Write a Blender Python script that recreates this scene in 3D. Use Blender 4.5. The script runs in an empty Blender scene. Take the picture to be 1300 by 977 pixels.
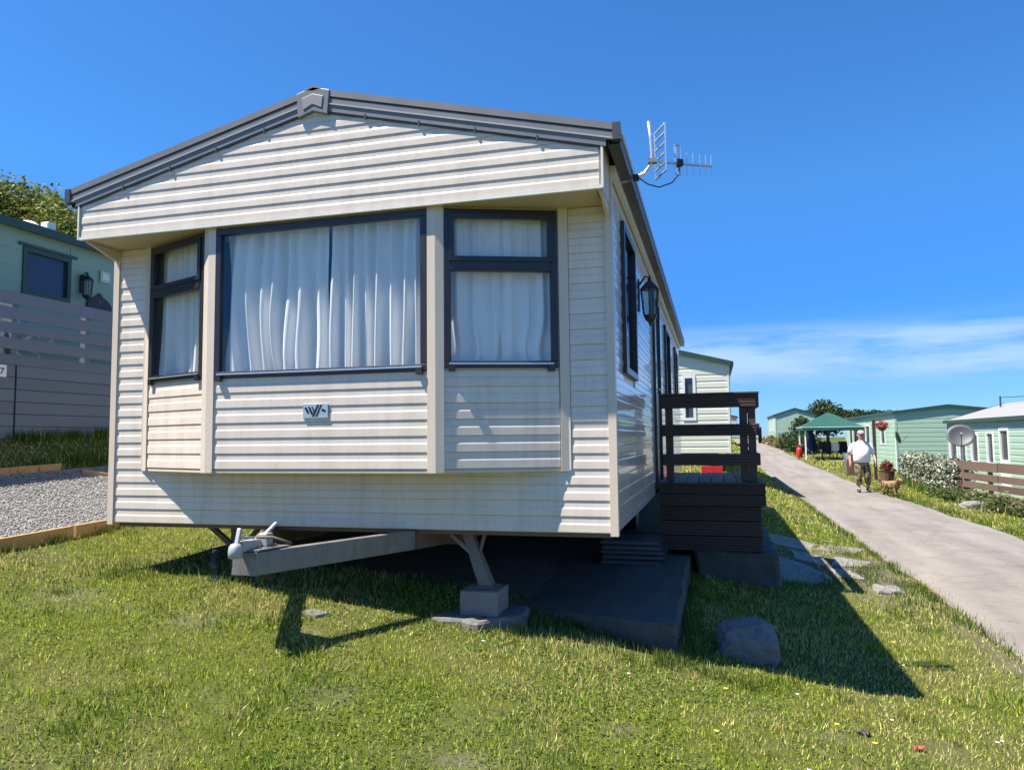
import bpy, bmesh, math, random
import numpy as np
from mathutils import Vector, Matrix
random.seed(7); rng = np.random.default_rng(11)
scene = bpy.context.scene
COL = scene.collection
# ------------------------------------------------------------------ camera
cam_data = bpy.data.cameras.new('camera'); cam = bpy.data.objects.new('camera', cam_data); COL.objects.link(cam)
cam_data.sensor_width = 36.0; cam_data.lens = 934.6 / 1300 * 36.0
cam_data.clip_start = 0.05; cam_data.clip_end = 6000
CAM = Vector((2.400, -4.429, 0.569))
def cam_matrix(yaw, pitch, roll):
    f0 = Vector((-math.sin(yaw), math.cos(yaw), 0)); r0 = Vector((math.cos(yaw), math.sin(yaw), 0)); u0 = Vector((0, 0, 1))
    f = f0 * math.cos(pitch) + u0 * math.sin(pitch); u = u0 * math.cos(pitch) - f0 * math.sin(pitch)
    r = r0 * math.cos(roll) + u * math.sin(roll); u2 = u * math.cos(roll) - r0 * math.sin(roll)
    m = Matrix((r, u2, -f)).transposed().to_4x4(); m.translation = CAM
    return m
cam.matrix_world = cam_matrix(math.radians(15.205), math.radians(4.191), math.radians(-0.629))
scene.camera = cam
# ------------------------------------------------------------------ sun, sky, exposure
SUN_DIR = Vector((0.490, 0.262, -1.0)).normalized()      # the way the light travels
sun_el = math.asin(-SUN_DIR.z); sun_az = math.atan2(-SUN_DIR.x, -SUN_DIR.y)   # clockwise from +y
sd = bpy.data.lights.new('sun', 'SUN'); sd.energy = 5.0; sd.angle = math.radians(0.53); sd.color = (1.0, 0.93, 0.82)
sun = bpy.data.objects.new('sun', sd); COL.objects.link(sun); sun.location = (-20, -12, 40)
sun.rotation_euler = SUN_DIR.to_track_quat('-Z', 'Y').to_euler()
world = bpy.data.worlds.new('World'); scene.world = world; world.use_nodes = True
nt = world.node_tree; nt.nodes.clear()
def N(tree, t, **kw):
    n = tree.nodes.new(t)
    for k, v in kw.items(): setattr(n, k, v)
    return n
wo = N(nt, 'ShaderNodeOutputWorld'); bg = N(nt, 'ShaderNodeBackground'); bg.inputs['Strength'].default_value = 0.066
sky = N(nt, 'ShaderNodeTexSky'); sky.sky_type = 'NISHITA'; sky.sun_disc = False
sky.sun_elevation = sun_el; sky.sun_rotation = sun_az; sky.altitude = 60; sky.air_density = 1.0; sky.dust_density = 0.0; sky.ozone_density = 2.2
hs = N(nt, 'ShaderNodeHueSaturation'); hs.inputs['Saturation'].default_value = 1.15; hs.inputs['Value'].default_value = 1.10
tc = N(nt, 'ShaderNodeTexCoord'); sep = N(nt, 'ShaderNodeSeparateXYZ')
nt.links.new(tc.outputs['Generated'], sep.inputs[0])
# thin cloud streaks low round the whole horizon
mp = N(nt, 'ShaderNodeMapping'); mp.inputs['Scale'].default_value = (2.2, 2.2, 13.0); mp.inputs['Location'].default_value = (3.1, 0.4, 1.7)
nt.links.new(tc.outputs['Generated'], mp.inputs[0])
no = N(nt, 'ShaderNodeTexNoise'); no.inputs['Scale'].default_value = 2.4; no.inputs['Detail'].default_value = 6; no.inputs['Roughness'].default_value = 0.55
nt.links.new(mp.outputs[0], no.inputs['Vector'])
cr = N(nt, 'ShaderNodeMapRange'); cr.interpolation_type = 'SMOOTHSTEP'
cr.inputs['From Min'].default_value = 0.30; cr.inputs['From Max'].default_value = 0.62
nt.links.new(no.outputs['Fac'], cr.inputs['Value'])
b1 = N(nt, 'ShaderNodeMapRange'); b1.interpolation_type = 'SMOOTHSTEP'; b1.inputs['From Min'].default_value = 0.055; b1.inputs['From Max'].default_value = 0.085
b2 = N(nt, 'ShaderNodeMapRange'); b2.interpolation_type = 'SMOOTHSTEP'; b2.inputs['From Min'].default_value = 0.115; b2.inputs['From Max'].default_value = 0.150
b2.inputs['To Min'].default_value = 1; b2.inputs['To Max'].default_value = 0
for b in (b1, b2): nt.links.new(sep.outputs['Z'], b.inputs['Value'])
def mathn(tree, op, a, b=None):
    m = N(tree, 'ShaderNodeMath', operation=op)
    for i, s in enumerate((a, b)):
        if s is None: continue
        if isinstance(s, (int, float)): m.inputs[i].default_value = s
        else: tree.links.new(s, m.inputs[i])
    return m.outputs[0]
cm = mathn(nt, 'MULTIPLY', mathn(nt, 'MULTIPLY', b1.outputs[0], b2.outputs[0]), cr.outputs[0])
cm = mathn(nt, 'MULTIPLY', cm, 0.80)
mx = N(nt, 'ShaderNodeMix', data_type='RGBA'); mx.inputs['B'].default_value = (3.6, 5.1, 7.6, 1)
tn = N(nt, 'ShaderNodeMix', data_type='RGBA', blend_type='MULTIPLY'); tn.inputs['Factor'].default_value = 1; # clear sea air: the sky keeps its blue down to the horizon, the same all the way round
rp = N(nt, 'ShaderNodeValToRGB'); re_ = rp.color_ramp.elements; re_[0].position = .08; re_[0].color = (.27, .52, 1.08, 1); re_[1].position = .6; re_[1].color = (.52, .90, 1.22, 1)
for ps_, c_ in ((.17, (.24, .58, 1.12, 1)), (.32, (.44, .86, 1.20, 1))): q_ = re_.new(ps_); q_.color = c_
nt.links.new(sep.outputs['Z'], rp.inputs[0]); nt.links.new(rp.outputs[0], tn.inputs['B'])
nt.links.new(sky.outputs[0], hs.inputs['Color']); nt.links.new(hs.outputs[0], tn.inputs['A']); nt.links.new(tn.outputs['Result'], mx.inputs['A']); nt.links.new(cm, mx.inputs['Factor'])
nt.links.new(mx.outputs['Result'], bg.inputs['Color']); nt.links.new(bg.outputs[0], wo.inputs['Surface'])
vs = scene.view_settings; vs.view_transform = 'Standard'; vs.look = 'None'; vs.gamma = 1; vs.use_curve_mapping = False; vs.exposure = 1.20
scene.cycles.max_bounces = 8; scene.cycles.transparent_max_bounces = 12

# ------------------------------------------------------------------ terrain heights (metres; 0 = underside of the caravan's walls)
XS = np.array([-60, -15, -8, -5, -4.3, -2.6, -1.8, 0, 1.8, 3.2, 4.55, 7, 9.5, 14, 25, 70.])
YS = np.array([-14, -8, -4.4, -2.3, 0, 3, 8, 15, 20, 28, 40, 60, 90, 160.])
TZ = np.array([
 [3.5,.9,.4,.05,-.25,-.62,-.75,-1.0,-1.1,-1.15,-1.2,-1.25,-1.35,-1.5,-2,-5],
 [3.5,.9,.45,.15,-.15,-.46,-.6,-.85,-1.03,-1.1,-1.15,-1.17,-1.3,-1.5,-2,-5],
 [3.6,1.,.55,.35,.0,-.32,-.46,-.72,-.92,-1.0,-1.08,-1.1,-1.25,-1.5,-2,-5],
 [3.7,1.1,.7,.45,.08,-.26,-.40,-.62,-.85,-.97,-1.05,-1.08,-1.25,-1.5,-2,-5],
 [3.8,1.2,.8,.56,.22,-.19,-.33,-.455,-.70,-.94,-1.02,-1.06,-1.22,-1.45,-2,-5],
 [3.9,1.3,.9,.66,.32,-.09,-.24,-.42,-.70,-.92,-1.02,-1.06,-1.2,-1.4,-2,-5],
 [4.0,1.4,1.,.80,.50,.14,.0,-.25,-.45,-.78,-1.02,-1.06,-1.2,-1.35,-2,-5],
 [4.2,1.6,1.15,.9,.70,.42,.3,.1,-.1,-.55,-1.03,-1.06,-1.2,-1.35,-2,-5],
 [4.3,1.7,1.25,1.,.80,.52,.4,.2,.05,-.5,-1.03,-1.06,-1.2,-1.35,-2,-5],
 [4.5,1.8,1.4,1.15,1.,.75,.6,.4,.2,-.3,-.95,-.98,-1.1,-1.35,-2,-5],
 [4.8,2.0,1.6,1.35,1.25,1.05,.9,.7,.45,.0,-.68,-.70,-.78,-1.1,-2,-5],
 [5,2.3,1.9,1.6,1.5,1.3,1.2,.9,.6,.2,-.15,-.17,-.25,-.6,-1.5,-5],
 [5,2.5,2.1,1.8,1.7,1.45,1.3,1.0,.8,.5,.30,.30,.25,-.1,-1,-5],
 [5,2.6,2.2,1.9,1.8,1.6,1.5,1.2,1.0,.8,.5,.5,.4,.0,-1,-5]])
def _cub(p0, p1, p2, p3, x0, x1, x2, x3, t):
    m1 = (p2 - p0) / (x2 - x0); m2 = (p3 - p1) / (x3 - x1); h = x2 - x1; t2 = t * t; t3 = t2 * t
    return (2*t3 - 3*t2 + 1) * p1 + (t3 - 2*t2 + t) * h * m1 + (-2*t3 + 3*t2) * p2 + (t3 - t2) * h * m2
def H(x, y):
    x = np.clip(np.asarray(x, float), XS[0], XS[-1] - 1e-6); y = np.clip(np.asarray(y, float), YS[0], YS[-1] - 1e-6)
    i = np.searchsorted(XS, x, side='right') - 1; j = np.searchsorted(YS, y, side='right') - 1
    n, m = len(XS), len(YS)
    ii = [np.clip(i + k, 0, n - 1) for k in (-1, 0, 1, 2)]; jj = [np.clip(j + k, 0, m - 1) for k in (-1, 0, 1, 2)]
    xx = [XS[a] for a in ii]; xx[0] = np.where(i == 0, XS[0] - 1, xx[0]); xx[3] = np.where(i >= n - 2, XS[-1] + 1, xx[3])
    yy = [YS[a] for a in jj]; yy[0] = np.where(j == 0, YS[0] - 1, yy[0]); yy[3] = np.where(j >= m - 2, YS[-1] + 1, yy[3])
    tx = (x - xx[1]) / (xx[2] - xx[1]); ty = (y - yy[1]) / (yy[2] - yy[1])
    r = [_cub(*[TZ[b, a] for a in ii], *xx, tx) for b in jj]
    return _cub(*r, *yy, ty)
def h1(x, y): return float(H(x, y))
_lat = rng.random((257, 257))
def vnoise(x, y, scale, off=0.0):
    x = (np.asarray(x, float) / scale + 57.3 + off) % 256; y = (np.asarray(y, float) / scale + 91.7 + off * 1.7) % 256
    i = x.astype(int); j = y.astype(int); fx = x - i; fy = y - j; fx = fx*fx*(3-2*fx); fy = fy*fy*(3-2*fy)
    i2 = (i + 1) % 256; j2 = (j + 1) % 256
    return (_lat[i, j]*(1-fx) + _lat[i2, j]*fx)*(1-fy) + (_lat[i, j2]*(1-fx) + _lat[i2, j2]*fx)*fy
def fnoise(x, y, scale, off=0.0):
    return (vnoise(x, y, scale, off) + .5*vnoise(x, y, scale*.45, off+3) + .25*vnoise(x, y, scale*.2, off+7)) / 1.75

# ------------------------------------------------------------------ materials
MATS = {}
def base_mat(name):
    m = bpy.data.materials.new(name); m.use_nodes = True; MATS[name] = m
    t = m.node_tree; p = t.nodes['Principled BSDF']
    return m, t, p
def L(t, a, b): t.links.new(a, b)
def mat(name, col, rough=.6, var=.18, scale=3.0, fine=40.0, bump=0.0, bscale=60.0, metal=0.0, spec=.5, coat=0.0, stretch=(1, 1, 1), objvar=.0, dirt=None, dirt_amt=.0, translucent=0.0, sheen=0):
    m, t, p = base_mat(name)
    tcn = N(t, 'ShaderNodeTexCoord'); mpn = N(t, 'ShaderNodeMapping'); mpn.inputs['Scale'].default_value = stretch
    L(t, tcn.outputs['Object'], mpn.inputs[0])
    n1 = N(t, 'ShaderNodeTexNoise'); n1.inputs['Scale'].default_value = scale; n1.inputs['Detail'].default_value = 6; n1.inputs['Roughness'].default_value = .6
    n2 = N(t, 'ShaderNodeTexNoise'); n2.inputs['Scale'].default_value = fine; n2.inputs['Detail'].default_value = 4
    for n in (n1, n2): L(t, mpn.outputs[0], n.inputs['Vector'])
    s = mathn(t, 'ADD', mathn(t, 'MULTIPLY', n1.outputs['Fac'], .65), mathn(t, 'MULTIPLY', n2.outputs['Fac'], .35))
    v = mathn(t, 'MULTIPLY_ADD' if False else 'MULTIPLY', mathn(t, 'SUBTRACT', s, .5), 2.6 * var)
    v = mathn(t, 'ADD', v, 1.0)
    if objvar:
        oi = N(t, 'ShaderNodeObjectInfo')
        v = mathn(t, 'MULTIPLY', v, mathn(t, 'ADD', mathn(t, 'MULTIPLY', oi.outputs['Random'], 2 * objvar), 1 - objvar))
    hv = N(t, 'ShaderNodeHueSaturation'); hv.inputs['Color'].default_value = (*col, 1); L(t, v, hv.inputs['Value'])
    out = hv.outputs[0]
    if dirt is not None:
        n3 = N(t, 'ShaderNodeTexNoise'); n3.inputs['Scale'].default_value = 1.3; n3.inputs['Detail'].default_value = 8; n3.inputs['Roughness'].default_value = .7
        mp3 = N(t, 'ShaderNodeMapping'); mp3.inputs['Scale'].default_value = (7, 7, .8); L(t, tcn.outputs['Object'], mp3.inputs[0]); L(t, mp3.outputs[0], n3.inputs['Vector'])
        r3 = N(t, 'ShaderNodeMapRange'); r3.inputs['From Min'].default_value = .45; r3.inputs['From Max'].default_value = .8; r3.inputs['To Max'].default_value = dirt_amt
        L(t, n3.outputs['Fac'], r3.inputs['Value'])
        mm = N(t, 'ShaderNodeMix', data_type='RGBA'); L(t, r3.outputs[0], mm.inputs['Factor']); L(t, out, mm.inputs['A']); mm.inputs['B'].default_value = (*dirt, 1)
        out = mm.outputs['Result']
    L(t, out, p.inputs['Base Color'])
    rr = mathn(t, 'ADD', mathn(t, 'MULTIPLY', mathn(t, 'SUBTRACT', n1.outputs['Fac'], .5), .25), rough); L(t, rr, p.inputs['Roughness'])
    p.inputs['Metallic'].default_value = metal; p.inputs['Specular IOR Level'].default_value = spec; p.inputs['Coat Weight'].default_value = coat
    if bump:
        nb = N(t, 'ShaderNodeTexNoise'); nb.inputs['Scale'].default_value = bscale; nb.inputs['Detail'].default_value = 5; L(t, mpn.outputs[0], nb.inputs['Vector'])
        bn = N(t, 'ShaderNodeBump'); bn.inputs['Strength'].default_value = 1; bn.inputs['Distance'].default_value = bump
        L(t, nb.outputs['Fac'], bn.inputs['Height']); L(t, bn.outputs[0], p.inputs['Normal'])
    if translucent:
        tr = N(t, 'ShaderNodeBsdfTranslucent'); L(t, out, tr.inputs['Color'])
        ms = N(t, 'ShaderNodeMixShader'); ms.inputs[0].default_value = translucent
        o = t.nodes['Material Output']; L(t, p.outputs[0], ms.inputs[1]); L(t, tr.outputs[0], ms.inputs[2]); L(t, ms.outputs[0], o.inputs['Surface'])
    return m
def glass_mat(name, tint=(.975, .985, .985), ior=1.5):
    m, t, p = base_mat(name); t.nodes.remove(p)
    tr = N(t, 'ShaderNodeBsdfTransparent'); tr.inputs['Color'].default_value = (*tint, 1)
    gl = N(t, 'ShaderNodeBsdfGlossy'); gl.inputs['Roughness'].default_value = .015
    ge = N(t, 'ShaderNodeNewGeometry'); vd = N(t, 'ShaderNodeVectorMath', operation='DOT_PRODUCT'); L(t, ge.outputs['Normal'], vd.inputs[0]); L(t, ge.outputs['Incoming'], vd.inputs[1])
    ic = mathn(t, 'SUBTRACT', 1.0, mathn(t, 'ABSOLUTE', vd.outputs['Value'])); f2 = mathn(t, 'ADD', mathn(t, 'MULTIPLY', mathn(t, 'POWER', ic, 5.0), .42), .04)
    nb = N(t, 'ShaderNodeTexNoise'); nb.inputs['Scale'].default_value = 2.2; tcn = N(t, 'ShaderNodeTexCoord'); L(t, tcn.outputs['Object'], nb.inputs['Vector'])
    bn = N(t, 'ShaderNodeBump'); bn.inputs['Strength'].default_value = .5; bn.inputs['Distance'].default_value = .004; L(t, nb.outputs['Fac'], bn.inputs['Height']); L(t, bn.outputs[0], gl.inputs['Normal'])
    ms = N(t, 'ShaderNodeMixShader'); L(t, f2, ms.inputs[0]); L(t, tr.outputs[0], ms.inputs[1]); L(t, gl.outputs[0], ms.inputs[2])
    L(t, ms.outputs[0], t.nodes['Material Output'].inputs['Surface'])
    return m
def vcol_mat(name, rough=.6, translucent=.35, spec=.3, val=1.0):
    m, t, p = base_mat(name)
    a = N(t, 'ShaderNodeAttribute'); a.attribute_name = 'Col'
    L(t, a.outputs['Color'], p.inputs['Base Color']); p.inputs['Roughness'].default_value = rough; p.inputs['Specular IOR Level'].default_value = spec
    if translucent:
        tr = N(t, 'ShaderNodeBsdfTranslucent'); L(t, a.outputs['Color'], tr.inputs['Color']); ms = N(t, 'ShaderNodeMixShader'); ms.inputs[0].default_value = translucent
        L(t, p.outputs[0], ms.inputs[1]); L(t, tr.outputs[0], ms.inputs[2]); L(t, ms.outputs[0], t.nodes['Material Output'].inputs['Surface'])
    return m
CLAD = mat('cream_cladding', (.68, .59, .505), rough=.30, var=.09, scale=1.6, fine=30, bump=.0030, bscale=3.2, objvar=.05, dirt=(.40, .37, .25), dirt_amt=.55, coat=.2)
CLADSIDE = mat('cream_cladding_side', (.66, .58, .50), rough=.24, var=.09, scale=1.6, fine=30, bump=.006, bscale=2.6, objvar=.03, dirt=(.46, .43, .33), dirt_amt=.2, coat=.5)
TRIMC = mat('cream_trim', (.64, .54, .44), rough=.35, var=.10, scale=2, dirt=(.40, .36, .24), dirt_amt=.3, coat=.1)
TRIMW = mat('pale_trim', (.70, .68, .62), rough=.4, var=.12, scale=4, dirt=(.4, .38, .28), dirt_amt=.4)
SOFF = mat('soffit_tan', (.52, .42, .29), rough=.6, var=.12, scale=2)
ROOFG = mat('roof_grey', (.16, .16, .165), rough=.42, var=.15, scale=3, coat=.1)
ROOFD = mat('roof_trim_dark', (.055, .055, .062), rough=.4, var=.15, scale=4)
ROOFL = mat('roof_bead_light', (.36, .36, .37), rough=.35, var=.1, scale=4)
FRAME = mat('window_frame_dark', (.020, .017, .022), rough=.38, var=.2, scale=6, coat=.15)
GLASS = glass_mat('window_glass')
DARKIN = mat('interior_dark', (.05, .045, .04), rough=.9)
CURT = mat('white_curtain', (.88, .87, .86), rough=.9, var=.05, scale=6, fine=200, translucent=.10, spec=.1)
STEEL = mat('galvanised_steel', (.22, .22, .215), rough=.55, var=.45, scale=7, fine=50, metal=.45, bump=.002, bscale=60, dirt=(.17, .10, .06), dirt_amt=.8)
RUST = mat('rusty_steel', (.17, .115, .085), rough=.8, var=.4, scale=7, bump=.002, bscale=80)
ALU = mat('aluminium', (.62, .63, .64), rough=.32, var=.1, metal=.75)
BLACKP = mat('black_plastic', (.015, .015, .017), rough=.4, var=.1)
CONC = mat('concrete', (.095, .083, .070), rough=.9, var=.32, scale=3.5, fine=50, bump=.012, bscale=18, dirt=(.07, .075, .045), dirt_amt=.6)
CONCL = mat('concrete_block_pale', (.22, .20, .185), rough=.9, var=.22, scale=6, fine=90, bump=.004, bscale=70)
STONE = mat('slate_flagstone', (.22, .205, .185), rough=.75, var=.25, scale=4, fine=30, bump=.01, bscale=9, stretch=(1, 3, 1), objvar=.15)
BOULD = mat('granite_boulder', (.17, .165, .16), rough=.9, var=.5, scale=6, fine=60, bump=.03, bscale=16, dirt=(.09, .085, .05), dirt_amt=.6)
DECK = mat('dark_stained_timber', (.062, .034, .024), rough=.55, var=.4, scale=3, fine=40, bump=.002, bscale=50, stretch=(1, 1, 6), objvar=.25)
DECKT = mat('decking_board_weathered', (.060, .052, .050), rough=.6, var=.35, scale=4, fine=50, bump=.002, bscale=50, objvar=.25)
NEWT = mat('new_timber', (.42, .26, .11), rough=.75, var=.25, scale=3, fine=25, bump=.002, bscale=40, stretch=(6, 1, 6), objvar=.12)
OLDT = mat('weathered_fence_timber', (.135, .088, .062), rough=.8, var=.3, scale=3, fine=25, bump=.003, bscale=40, objvar=.2)
BLUEF = mat('blue_grey_paint', (.118, .148, .182), rough=.6, var=.14, scale=3, fine=25, objvar=.08)
GREENW = mat('mint_green_cladding', (.215, .325, .235), rough=.4, var=.10, scale=2, objvar=.04)
GREENL = mat('pale_green_cladding', (.35, .49, .37), rough=.45, var=.10, scale=2)
CREAMW = mat('pale_cream_cladding', (.66, .66, .54), rough=.45, var=.08, scale=2)
GREENT = mat('dark_green_trim', (.025, .065, .04), rough=.45, var=.15)
GREYR = mat('pale_grey_roof', (.27, .265, .255), rough=.6, var=.15)
WHITEP = mat('white_upvc', (.74, .75, .74), rough=.35, var=.06)
DARKG = mat('dark_glass', (.05, .065, .08), rough=.06, var=.3, scale=3, spec=.8)
NAVYG = mat('navy_window_blind', (.022, .03, .06), rough=.25, var=.25, scale=2, spec=.6)
RED = mat('red_paint', (.50, .02, .02), rough=.4)
VCOL = vcol_mat('leaf_colours'); VGRASS = vcol_mat('grass_blade_colours', rough=.6, translucent=.35, spec=.12); VROCK = vcol_mat('gravel_colours', rough=.85, translucent=0)

# ------------------------------------------------------------------ mesh helpers
class MB:
    def __init__(s): s.v = []; s.f = []
    def add(s, vs, fs):
        o = len(s.v); s.v += [tuple(v) for v in vs]; s.f += [tuple(i + o for i in f) for f in fs]; return s
    def hexa(s, p):   # 8 points: bottom 0-3 ccw, top 4-7
        return s.add(p, [(3, 2, 1, 0), (4, 5, 6, 7), (0, 1, 5, 4), (1, 2, 6, 5), (2, 3, 7, 6), (3, 0, 4, 7)])
    def box(s, x0, x1, y0, y1, z0, z1):
        return s.hexa([(x0, y0, z0), (x1, y0, z0), (x1, y1, z0), (x0, y1, z0), (x0, y0, z1), (x1, y0, z1), (x1, y1, z1), (x0, y1, z1)])
    def bar(s, a, b, w, h, up=(0, 0, 1)):   # rectangular bar from a to b, w across, h along up
        a = Vector(a); b = Vector(b); d = (b - a).normalized(); u = Vector(up); r = d.cross(u)
        if r.length < 1e-4: r = d.cross(Vector((1, 0, 0)))
        r.normalize(); u = r.cross(d).normalized(); r *= w / 2; u *= h / 2
        return s.hexa([a - r - u, a + r - u, b + r - u, b - r - u, a - r + u, a + r + u, b + r + u, b - r + u])
    def tube(s, pts, r, n=10, cap=True):
        pts = [Vector(p) for p in pts]; rs = r if isinstance(r, (list, tuple)) else [r] * len(pts); rings = []; o = len(s.v); prev = None
        for i, p in enumerate(pts):
            d = (pts[min(i + 1, len(pts) - 1)] - pts[max(i - 1, 0)]).normalized()
            a = d.cross(Vector((0, 0, 1)) if abs(d.z) < .9 else Vector((1, 0, 0))).normalized() if prev is None else (prev - d * prev.dot(d)).normalized()
            prev = a; b = d.cross(a)
            for k in range(n):
                t = 2 * math.pi * k / n; s.v.append(tuple(p + (a * math.cos(t) + b * math.sin(t)) * rs[i]))
        for i in range(len(pts) - 1):
            for k in range(n):
                k2 = (k + 1) % n; s.f.append((o + i*n + k, o + i*n + k2, o + (i+1)*n + k2, o + (i+1)*n + k))
        if cap:
            s.f.append(tuple(o + k for k in range(n))[::-1]); s.f.append(tuple(o + (len(pts)-1)*n + k for k in range(n)))
        return s
    def lathe(s, c, prof, n=16):   # prof: (r, z) list about vertical axis through c
        return s.tube([(c[0], c[1], c[2] + z) for r, z in prof], [max(r, 1e-4) for r, z in prof], n)
    def prism(s, poly, fn, d0, d1):   # poly of (a,b) mapped by fn(a,b,d)
        n = len(poly); o = [fn(a, b, d0) for a, b in poly] + [fn(a, b, d1) for a, b in poly]
        return s.add(o, [tuple(range(n)), tuple(range(2*n - 1, n - 1, -1))] + [(i, i + n, (i+1) % n + n, (i+1) % n) for i in range(n)])
    def build(s, name, m, parent=None, smooth=False, bevel=0.0, label=None, cat=None, group=None, kind=None):
        me = bpy.data.meshes.new(name); me.from_pydata(s.v, [], s.f)
        bm = bmesh.new(); bm.from_mesh(me); bmesh.ops.recalc_face_normals(bm, faces=bm.faces); bm.to_mesh(me); bm.free()
        return link(me, name, m, parent, smooth, bevel, label, cat, group, kind)
def link(me, name, m, parent=None, smooth=False, bevel=0.0, label=None, cat=None, group=None, kind=None):
    o = bpy.data.objects.new(name, me); COL.objects.link(o)
    if m is not None: me.materials.append(m)
    if smooth: me.polygons.foreach_set('use_smooth', [True] * len(me.polygons))
    if bevel:
        b = o.modifiers.new('bevel', 'BEVEL'); b.width = bevel; b.segments = 2; b.limit_method = 'ANGLE'; b.angle_limit = math.radians(40)
    if parent is not None: adopt(o, parent)
    tag(o, label, cat, group, kind)
    return o
def wloc(o):
    v = Vector(o.location)
    while o.parent is not None: o = o.parent; v = v + (Vector(o.location) if o.type == 'EMPTY' else Vector((0, 0, 0)))
    return v
def adopt(o, parent):
    o.parent = parent
    if parent.type == 'EMPTY': o.matrix_parent_inverse = Matrix.Translation(-Vector(parent.location))
def tag(o, label=None, cat=None, group=None, kind=None):
    if label: o['label'] = label
    if cat: o['category'] = cat
    if group: o['group'] = group
    if kind: o['kind'] = kind
    return o
def thing(name, loc, label, cat, group=None):
    e = bpy.data.objects.new(name, None); e.empty_display_size = .2; e.location = loc; COL.objects.link(e); return tag(e, label, cat, group)
def npmesh(name, V, F, cols=None):
    me = bpy.data.meshes.new(name); k = F.shape[1]
    me.vertices.add(len(V)); me.vertices.foreach_set('co', V.astype(np.float32).ravel())
    me.loops.add(F.size); me.loops.foreach_set('vertex_index', F.astype(np.int32).ravel())
    me.polygons.add(len(F)); me.polygons.foreach_set('loop_start', np.arange(0, F.size, k, dtype=np.int32)); me.polygons.foreach_set('loop_total', np.full(len(F), k, dtype=np.int32))
    if cols is not None:
        a = me.attributes.new('Col', 'FLOAT_COLOR', 'POINT'); c4 = np.ones((len(V), 4), np.float32); c4[:, :3] = cols; a.data.foreach_set('color', c4.ravel())
    me.update(calc_edges=True); return me
# ------------------------------------------------------------------ ground, road, gravel drive
def seg(a, b, st): return list(np.arange(a, b, st))
gx = np.array([-2500, -900, -300, -120] + seg(-60, -10, 3) + seg(-10, -5.2, .4) + seg(-5.2, 9.6, .14) + seg(9.6, 14, .5) + seg(14, 30, 2) + seg(30, 71, 8) + [120, 300, 900, 2500])
gy = np.array([-2500, -900, -300, -100, -40, -14] + seg(-13, -5, .5) + seg(-5, 10, .14) + seg(10, 24, .4) + seg(24, 60, 1.2) + seg(60, 161, 5) + [250, 500, 1200, 2500])
def sheet(name, xs, ys, zf, m, kind='structure', uv=False):
    X, Y = np.meshgrid(xs, ys); Z = zf(X, Y); V = np.stack([X.ravel(), Y.ravel(), Z.ravel()], 1)
    nx, ny = len(xs), len(ys); i = np.arange(nx - 1); j = np.arange(ny - 1); I, J = np.meshgrid(i, j); a = (J * nx + I).ravel()
    me = npmesh(name, V, np.stack([a, a + 1, a + 1 + nx, a + nx], 1)); me.polygons.foreach_set('use_smooth', [True] * len(me.polygons))
    return link(me, name, m, kind=kind)
def road_edge(y, right): return (7.02 + .22 * (vnoise(y, 3, 2.2) - .5) + .12 * (vnoise(y, 9, .4) - .5)) if right else (4.50 - .26 * (vnoise(y, 5, 2.5) - .5) + .14 * (vnoise(y, 1, .4) - .5))
def zground(x, y):
    near = np.exp(-((x - 2) ** 2 + (y + 1) ** 2) / 150.0)
    z = H(x, y) + near * (.035 * (fnoise(x, y, .9) - .5) + .02 * (fnoise(x, y, .25) - .5))
    onroad = np.clip((x - 4.36) / .14, 0, 1) * np.clip((7.16 - x) / .12, 0, 1) * (y < 92)
    gra = np.clip((x + 4.32) / .1, 0, 1) * np.clip((-2.62 - x) / .1, 0, 1) * (y < 12)
    return z - .05 * onroad - .04 * gra
def soil_mask(x, y):   # bare earth beside the flagstones, under the caravan
    a = np.exp(-(((x - 3.95) / .55) ** 2 + ((y - 4.6) / 1.5) ** 2)); b = np.clip((1.85 - np.abs(x)) / .5, 0, 1) * np.clip((y - .5) / .5, 0, 1) * (y < 9.3)
    c = .8 * np.exp(-(((x - 3.35) / .3) ** 2 + ((y - 5) / 1.3) ** 2)); d = .6 * np.exp(-((x - 4.38) / .16) ** 2) * ((y > .5) & (y < 9))
    for wx, wy, wr in ((.62, -1.25, .13), (1.95, -.92, .10), (-.55, -.75, .16), (2.95, -.42, .11), (.15, -.62, .10), (1.35, -1.5, .09), (-1.5, -.6, .18), (3.45, -.3, .10)): a = np.maximum(a, .55 * np.exp(-(((x - wx) ** 2 + ((y - wy) * 1.4) ** 2) / wr ** 2)))
    return np.clip(np.maximum(np.maximum(a, b), np.maximum(c, d)) + .5 * (fnoise(x, y, .35, 2) - .5), 0, 1)
gm, t, p = base_mat('turf_and_soil')
tcn = N(t, 'ShaderNodeTexCoord')
def nz(t, sc, det=6, ro=.6):
    n = N(t, 'ShaderNodeTexNoise'); n.inputs['Scale'].default_value = sc; n.inputs['Detail'].default_value = det; n.inputs['Roughness'].default_value = ro; L(t, tcn.outputs['Object'], n.inputs['Vector']); return n
n1 = nz(t, .7); n2 = nz(t, 14); n3 = nz(t, 90, 3)
r = N(t, 'ShaderNodeValToRGB'); e = r.color_ramp.elements; e[0].position = .3; e[0].color = (.042, .062, .010, 1); e[1].position = .72; e[1].color = (.10, .088, .034, 1)
el = r.color_ramp.elements.new(.5); el.color = (.075, .092, .018, 1)
L(t, mathn(t, 'ADD', mathn(t, 'MULTIPLY', n1.outputs['Fac'], .6), mathn(t, 'MULTIPLY', n2.outputs['Fac'], .4)), r.inputs[0])
at = N(t, 'ShaderNodeAttribute'); at.attribute_name = 'Col'
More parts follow.
